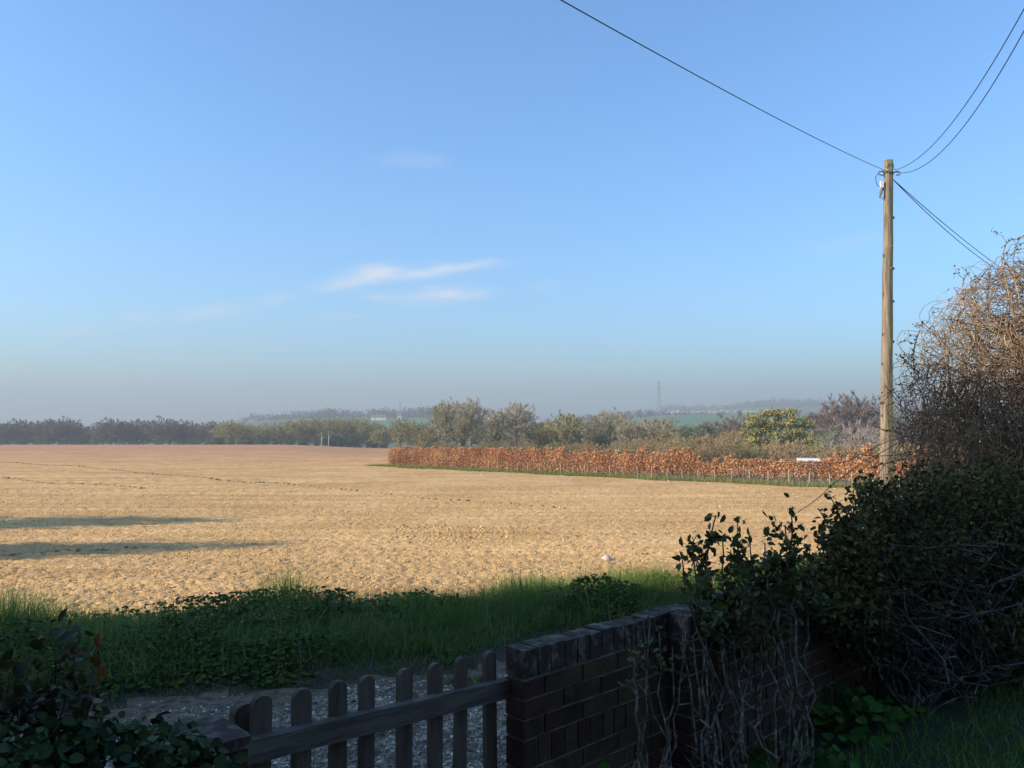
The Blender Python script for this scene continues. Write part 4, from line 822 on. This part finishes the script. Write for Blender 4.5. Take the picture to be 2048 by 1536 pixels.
for x, y, rp_, Y in lob:
    Y = min(Y, np.interp(x, [1640, 1700, 1770, 1850, 1950, 2050], [4.5, 4.7, 5.1, 5.5, 5.9, 6.2]))
    c = at_Y(x, y, Y); q = rp_ / F * Y; L3.append((c[0], c[1], c[2], q, q * 1.15, q))
    for _ in range(7 if y < 1190 else 2):
        d = s.r.normal(0, .38, 3) * q; s.cane(base[int(s.r.integers(0, 5))] + s.r.normal(0, .05, 3) * [1, 1, 0], c + d, .2, .024, 5, .008, 3, .05, 12, .22, bow=s.r.uniform(-.12, .12))
for x, y, Y in ((1655, 985, 5.2), (1680, 1005, 5.2), (1635, 1062, 5.1), (1640, 1020, 5.2), (1690, 1030, 5.3), (1720, 975, 5.4), (1670, 1070, 5.2), (1610, 1100, 5.1), (1625, 1130, 5.1), (1700, 1000, 5.4)):
    s.cane(at_Y(x + 90, y + 160, 4.8), at_Y(x, y, Y - .6), .75, .032, 5, .006, 3, .025, 12, .12)
for _ in range(24):                                            # grey bare twigs on the shaded underside
    a = base[int(s.r.integers(0, 5))] + np.array([0, -.1, .08]); x = s.r.uniform(1700, 2060); y = 1235 + s.r.uniform(-50, 60); P = s.cane(a, at_Y(x, y, np.interp(x, [1640, 2060], [4.5, 5.8]) + s.r.uniform(-.1, .15)), 0, .02, 5, .0065, 0, .04, 12, .3, bow=s.r.uniform(-.15, .1))
V, Fc = leafcloud(s.r, L3, 36000, .034, LEAF, LEAFF, shell=.7)
e = s.finish('evergreen_shrub', 'large dark small leaved shrub with bare twiggy underside at the right of the lawn', 'shrub', 'shrub_stem', 'shrub_leaf')
mk('foliage', V - np.array(e.location), Fc, M['shrub_leaf'], e)
# tangled climber
r = np.random.default_rng(33); cc = at_Y(2110, 860, 7.1); rx, ry, rz_ = 1.24, 1.25, 1.56
def vines(n, L0, L1, ns, rad, lo=.35, hi=1.0, curl=.5, zmin=-.9, out=None):
    d = rdir(n, r); d[:, 2] = np.where(d[:, 2] < zmin, -d[:, 2], d[:, 2]); t = (lo + (hi - lo) * r.random(n) ** .7)[:, None]; P = cc + d * np.array([rx, ry, rz_]) * t
    D = norm(np.cross(d, rdir(n, r)) + .12 * d + np.array([0, 0, .2])); cu_ = r.normal(0, curl, (n, 3)); step = (r.uniform(L0, L1, n) / ns)[:, None]; A = []; B = []; ra = []
    for i in range(ns):
        Q = P + D * step; A.append(P); B.append(Q); ra.append(np.full(n, 1 - .6 * i / ns)); P = Q
        off_ = (P - cc) / np.array([rx, ry, rz_]); qn = np.linalg.norm(off_, axis=1, keepdims=True); D = D - norm(off_) * np.clip((qn - .93) * 5, 0, .8)
        D = norm(D + cu_ * .35 + r.normal(0, .28, (n, 3)) + np.array([0, 0, -.10 * (i / ns)]))
    ends = np.concatenate([b for b in B]); a_ = np.concatenate(A); b_ = np.concatenate(B); q = np.concatenate(ra) * rad
    return segs(a_, b_, q, q * .9, 3), ends
e = empty('tangled_climber', (cc[0], cc[1], 0)); tag(e, 'big tangle of thin brown leafless climber stems rising above the dark shrub', 'climber'); o3 = np.array([cc[0], cc[1], 0])
(v1, f1), en1 = vines(2100, .5, 1.3, 14, .0042, .45, .98); (v2, f2), en2 = vines(350, .3, .8, 16, .0028, .85, 1.0, .9); (v3, f3), en3 = vines(900, .5, 1.4, 12, .006, .1, .7, .3)
# hanging dead stems under the dome
n = 420; d = rdir(n, r); P = cc + d * np.array([rx * .85, ry * .85, .5]) + np.array([0, 0, .2]); A = []; B = []; D = norm(np.stack([r.normal(0, .3, n), r.normal(0, .3, n), -np.ones(n)], 1))
for i in range(10): Q = P + D * .17; A.append(P); B.append(Q); P = Q; D = norm(D + r.normal(0, .16, (n, 3)))
V, Fc = segs(np.concatenate(A), np.concatenate(B), .0045, .004, 3); mk('hanging_stems', V - o3, Fc, M['vine'], e)
k = r.choice(len(en1), 2600); k2 = r.choice(len(en2), 900); P = np.concatenate([en1[k], en2[k2]]); mk('buds', *leaves(P - o3, rdir(len(P), r), rdir(len(P), r), r.uniform(.012, .032, len(P))), M['vine_leaf'], e)
s = Shrub(8)                                                   # a few long arching shoots on the outline
for pts in ([(1870, 800), (1808, 705), (1795, 712)], [(1900, 700), (1850, 640), (1838, 650)], [(1950, 680), (1905, 560), (1940, 545)], [(2030, 640), (1985, 470), (2030, 480)], [(1900, 820), (1815, 760), (1790, 770)], [(1960, 620), (1925, 580), (1985, 530)],
            [(1880, 900), (1790, 800), (1770, 770)], [(2040, 600), (2010, 500), (2048, 470)], [(1860, 850), (1800, 880), (1745, 850)], [(1880, 900), (1800, 920), (1735, 935)], [(1840, 660), (1815, 720), (1835, 745)]):
    Q = [at_Y(x, y, 6.5 + .3 * i) for i, (x, y) in enumerate(pts)]; N_ = 14; P = [(1 - t) ** 2 * Q[0] + 2 * t * (1 - t) * Q[1] + t * t * Q[2] for t in np.linspace(0, 1, N_)]
    for i in range(N_ - 1):
        s.S0.append(P[i]); s.S1.append(P[i + 1]); s.Ra.append(.005); s.Rb.append(.0045)
        if i > 3: s.leaflets(P[i], P[i + 1] - P[i], .028, 2)
        if i % 3 == 1: s.cane(P[i], P[i] + s.r.normal(0, .12, 3), .6, .022, 1, .003, 1, .05, 5, .05)
V, Fc = join([(v1, f1), (v2, f2), (v3, f3), segs(np.array(s.S0), np.array(s.S1), np.array(s.Ra), np.array(s.Rb), 3)]); mk('stems', V - o3, Fc, M['vine'], e)
mk('shoot_leaves', *leaves(np.array(s.LP) - o3, np.array(s.LD), s.r.normal(size=(len(s.LP), 3)), np.array(s.LS)), M['vine_leaf'], e)
# broad leaved plants
def broad(x, y, Y, n, spread, size, hgt, label, mm='broad'):
    c = G(at_Y(x, y, Y)[0], Y); r = np.random.default_rng(int(x)); a = r.uniform(0, 6.28, n); q = spread * np.sqrt(r.random(n)); P = np.stack([q * np.cos(a), q * np.sin(a), hgt * (1 - .6 * (q / spread) ** 2) * r.uniform(.35, 1, n)], 1)
    D = norm(np.stack([np.cos(a), np.sin(a), r.normal(-.1, .25, n)], 1) + r.normal(0, .4, (n, 3))); Nn = norm(np.array([0, -.35, 1.]) + r.normal(0, .3, (n, 3)))
    T = LEAF.copy(); T[:, 1] *= 1.7; e = empty('leafy_plant', tuple(c)); tag(e, label, 'plant'); mk('leaves', *leaves(P, D, Nn, size * r.uniform(.6, 1.2, n), T), M[mm], e); Q = P * [.4, .4, 0]; mk('stalks', *segs(Q, P, .003, .002, 4), M[mm], e); return e
broad(1245, 1480, 3.15, 60, .17, .075, .46, 'broad leaved green plant at the foot of the wall below the small rose bush')
broad(1190, 1500, 2.95, 26, .13, .06, .34, 'low leafy plant close to the wall left of the broad leaved one')
broad(1665, 1390, 4.75, 110, .34, .07, .22, 'spreading broad leaved plant between the tall rose bush and the lawn')
broad(1740, 1400, 4.9, 80, .28, .05, .16, 'low leafy clump right of the spreading plant at the lawn edge')
broad(1560, 1490, 4.15, 120, .36, .045, .13, 'fine leaved clump at the lawn edge below the tall rose bush')
broad(1450, 1530, 3.9, 80, .28, .04, .1, 'small weeds around the base of the tall rose bush')
broad(1960, 1330, 5.9, 150, .6, .05, .14, 'low bright leaved weeds under the right side of the dark shrub')
# left shrub and ivy
s = Shrub(5); bs = G(-1.30, 1.95)
for x, y, Y in ((60, 1335, 2.15), (112, 1285, 2.2), (150, 1300, 2.2), (188, 1335, 2.2), (20, 1345, 2.1), (90, 1390, 2.1), (140, 1380, 2.15), (-30, 1360, 2.1), (40, 1420, 2.05), (170, 1420, 2.1), (110, 1460, 2.05), (60, 1490, 2.0), (0, 1480, 2.0), (-80, 1400, 2.1)):
    s.cane(bs + s.r.normal(0, .04, 3) * [1, 1, 0], at_Y(x, y, Y), .55, .046, 6, .006, 5, .035, 12, .13)
s.finish('leafy_shrub', 'dark shrub with reddish young leaves in the bottom left corner', 'shrub', 'shrub_stem', 'red_leaf')
r = np.random.default_rng(44); e = empty('ivy', tuple(wpt(-2., .1))); tag(e, 'dark glossy ivy sprawling over the low wall left of the gate pier', 'ivy'); o3 = wpt(-2., .1)
n = 9000; t = r.uniform(-3.2, PT1 - .06, n); a_ = r.uniform(0, 1, n); lay = r.uniform(0, .10, n)     # a drape: up the garden side and over the top
crest = .93 + .10 * (vnoise(t * 4, t * 0 + 2, 3) - .5) + .05 * (t < -1.45) - .08 * ss(PT1 - .2, PT1 - .02, t); th_ = a_ * 2.3
off = .0 + .20 * np.cos(th_) + lay * .5; z = np.where(a_ < .55, crest - .16 + .16 * np.sin(th_.clip(0, 1.57)), crest - lay)
drop = r.random(n) < .5; off = np.where(drop, .17 + .08 * np.sin(t * 9) + lay, off); z = np.where(drop, (crest - .1) * r.random(n), z)
P = WP[None] + WD[None] * t[:, None] + WN[None] * off[:, None]; P = np.column_stack([P, z]); D = norm(np.stack([r.normal(0, 1, n), r.normal(0, 1, n), r.normal(-.5, .5, n)], 1)); Nn = norm(np.column_stack([np.tile(WN, (n, 1)) * .7, np.full(n, .8)]) + r.normal(0, .65, (n, 3)))
T = LEAF.copy(); T[:, 1] *= 1.3; k = r.random(n) < .035
mk('leaves', *leaves(P[~k] - o3, D[~k], Nn[~k], r.uniform(.015, .046, (~k).sum()), T), M['ivyleaf'], e); mk('yellow_leaves', *leaves(P[k] - o3, D[k], Nn[k], r.uniform(.015, .03, k.sum()), T), M['ivyyellow'], e)
s = Shrub(6)
for _ in range(26):
    a = wpt(s.r.uniform(-2.6, -1.3), .12, .6); s.path(a, a + np.array([s.r.normal(0, .15), s.r.normal(0, .1), s.r.uniform(.05, .25)]), 6, .05, .1, .004, .002)
mk('runners', *segs(np.array(s.S0) - o3, np.array(s.S1) - o3, np.array(s.Ra), np.array(s.Rb), 4), M['shrub_stem'], e)

# ------------------------------------------------------------------ haze
hb = MB(); hb.aab(-2600, 2600, -2600, 2600, -40, 112)
hm = bpy.data.materials.new('haze'); hm.use_nodes = True; hn = hm.node_tree.nodes; hn.remove(hn['Principled BSDF'])
pv = hn.new('ShaderNodeVolumePrincipled'); pv.inputs['Color'].default_value = (.515, .57, .61, 1); pv.inputs['Density'].default_value = .00095; pv.inputs['Anisotropy'].default_value = .1
hm.node_tree.links.new(pv.outputs[0], hn['Material Output'].inputs['Volume'])
tag(hb.build('haze', hm), kind='stuff', label='thin blue grey haze over the valley', cat='haze')
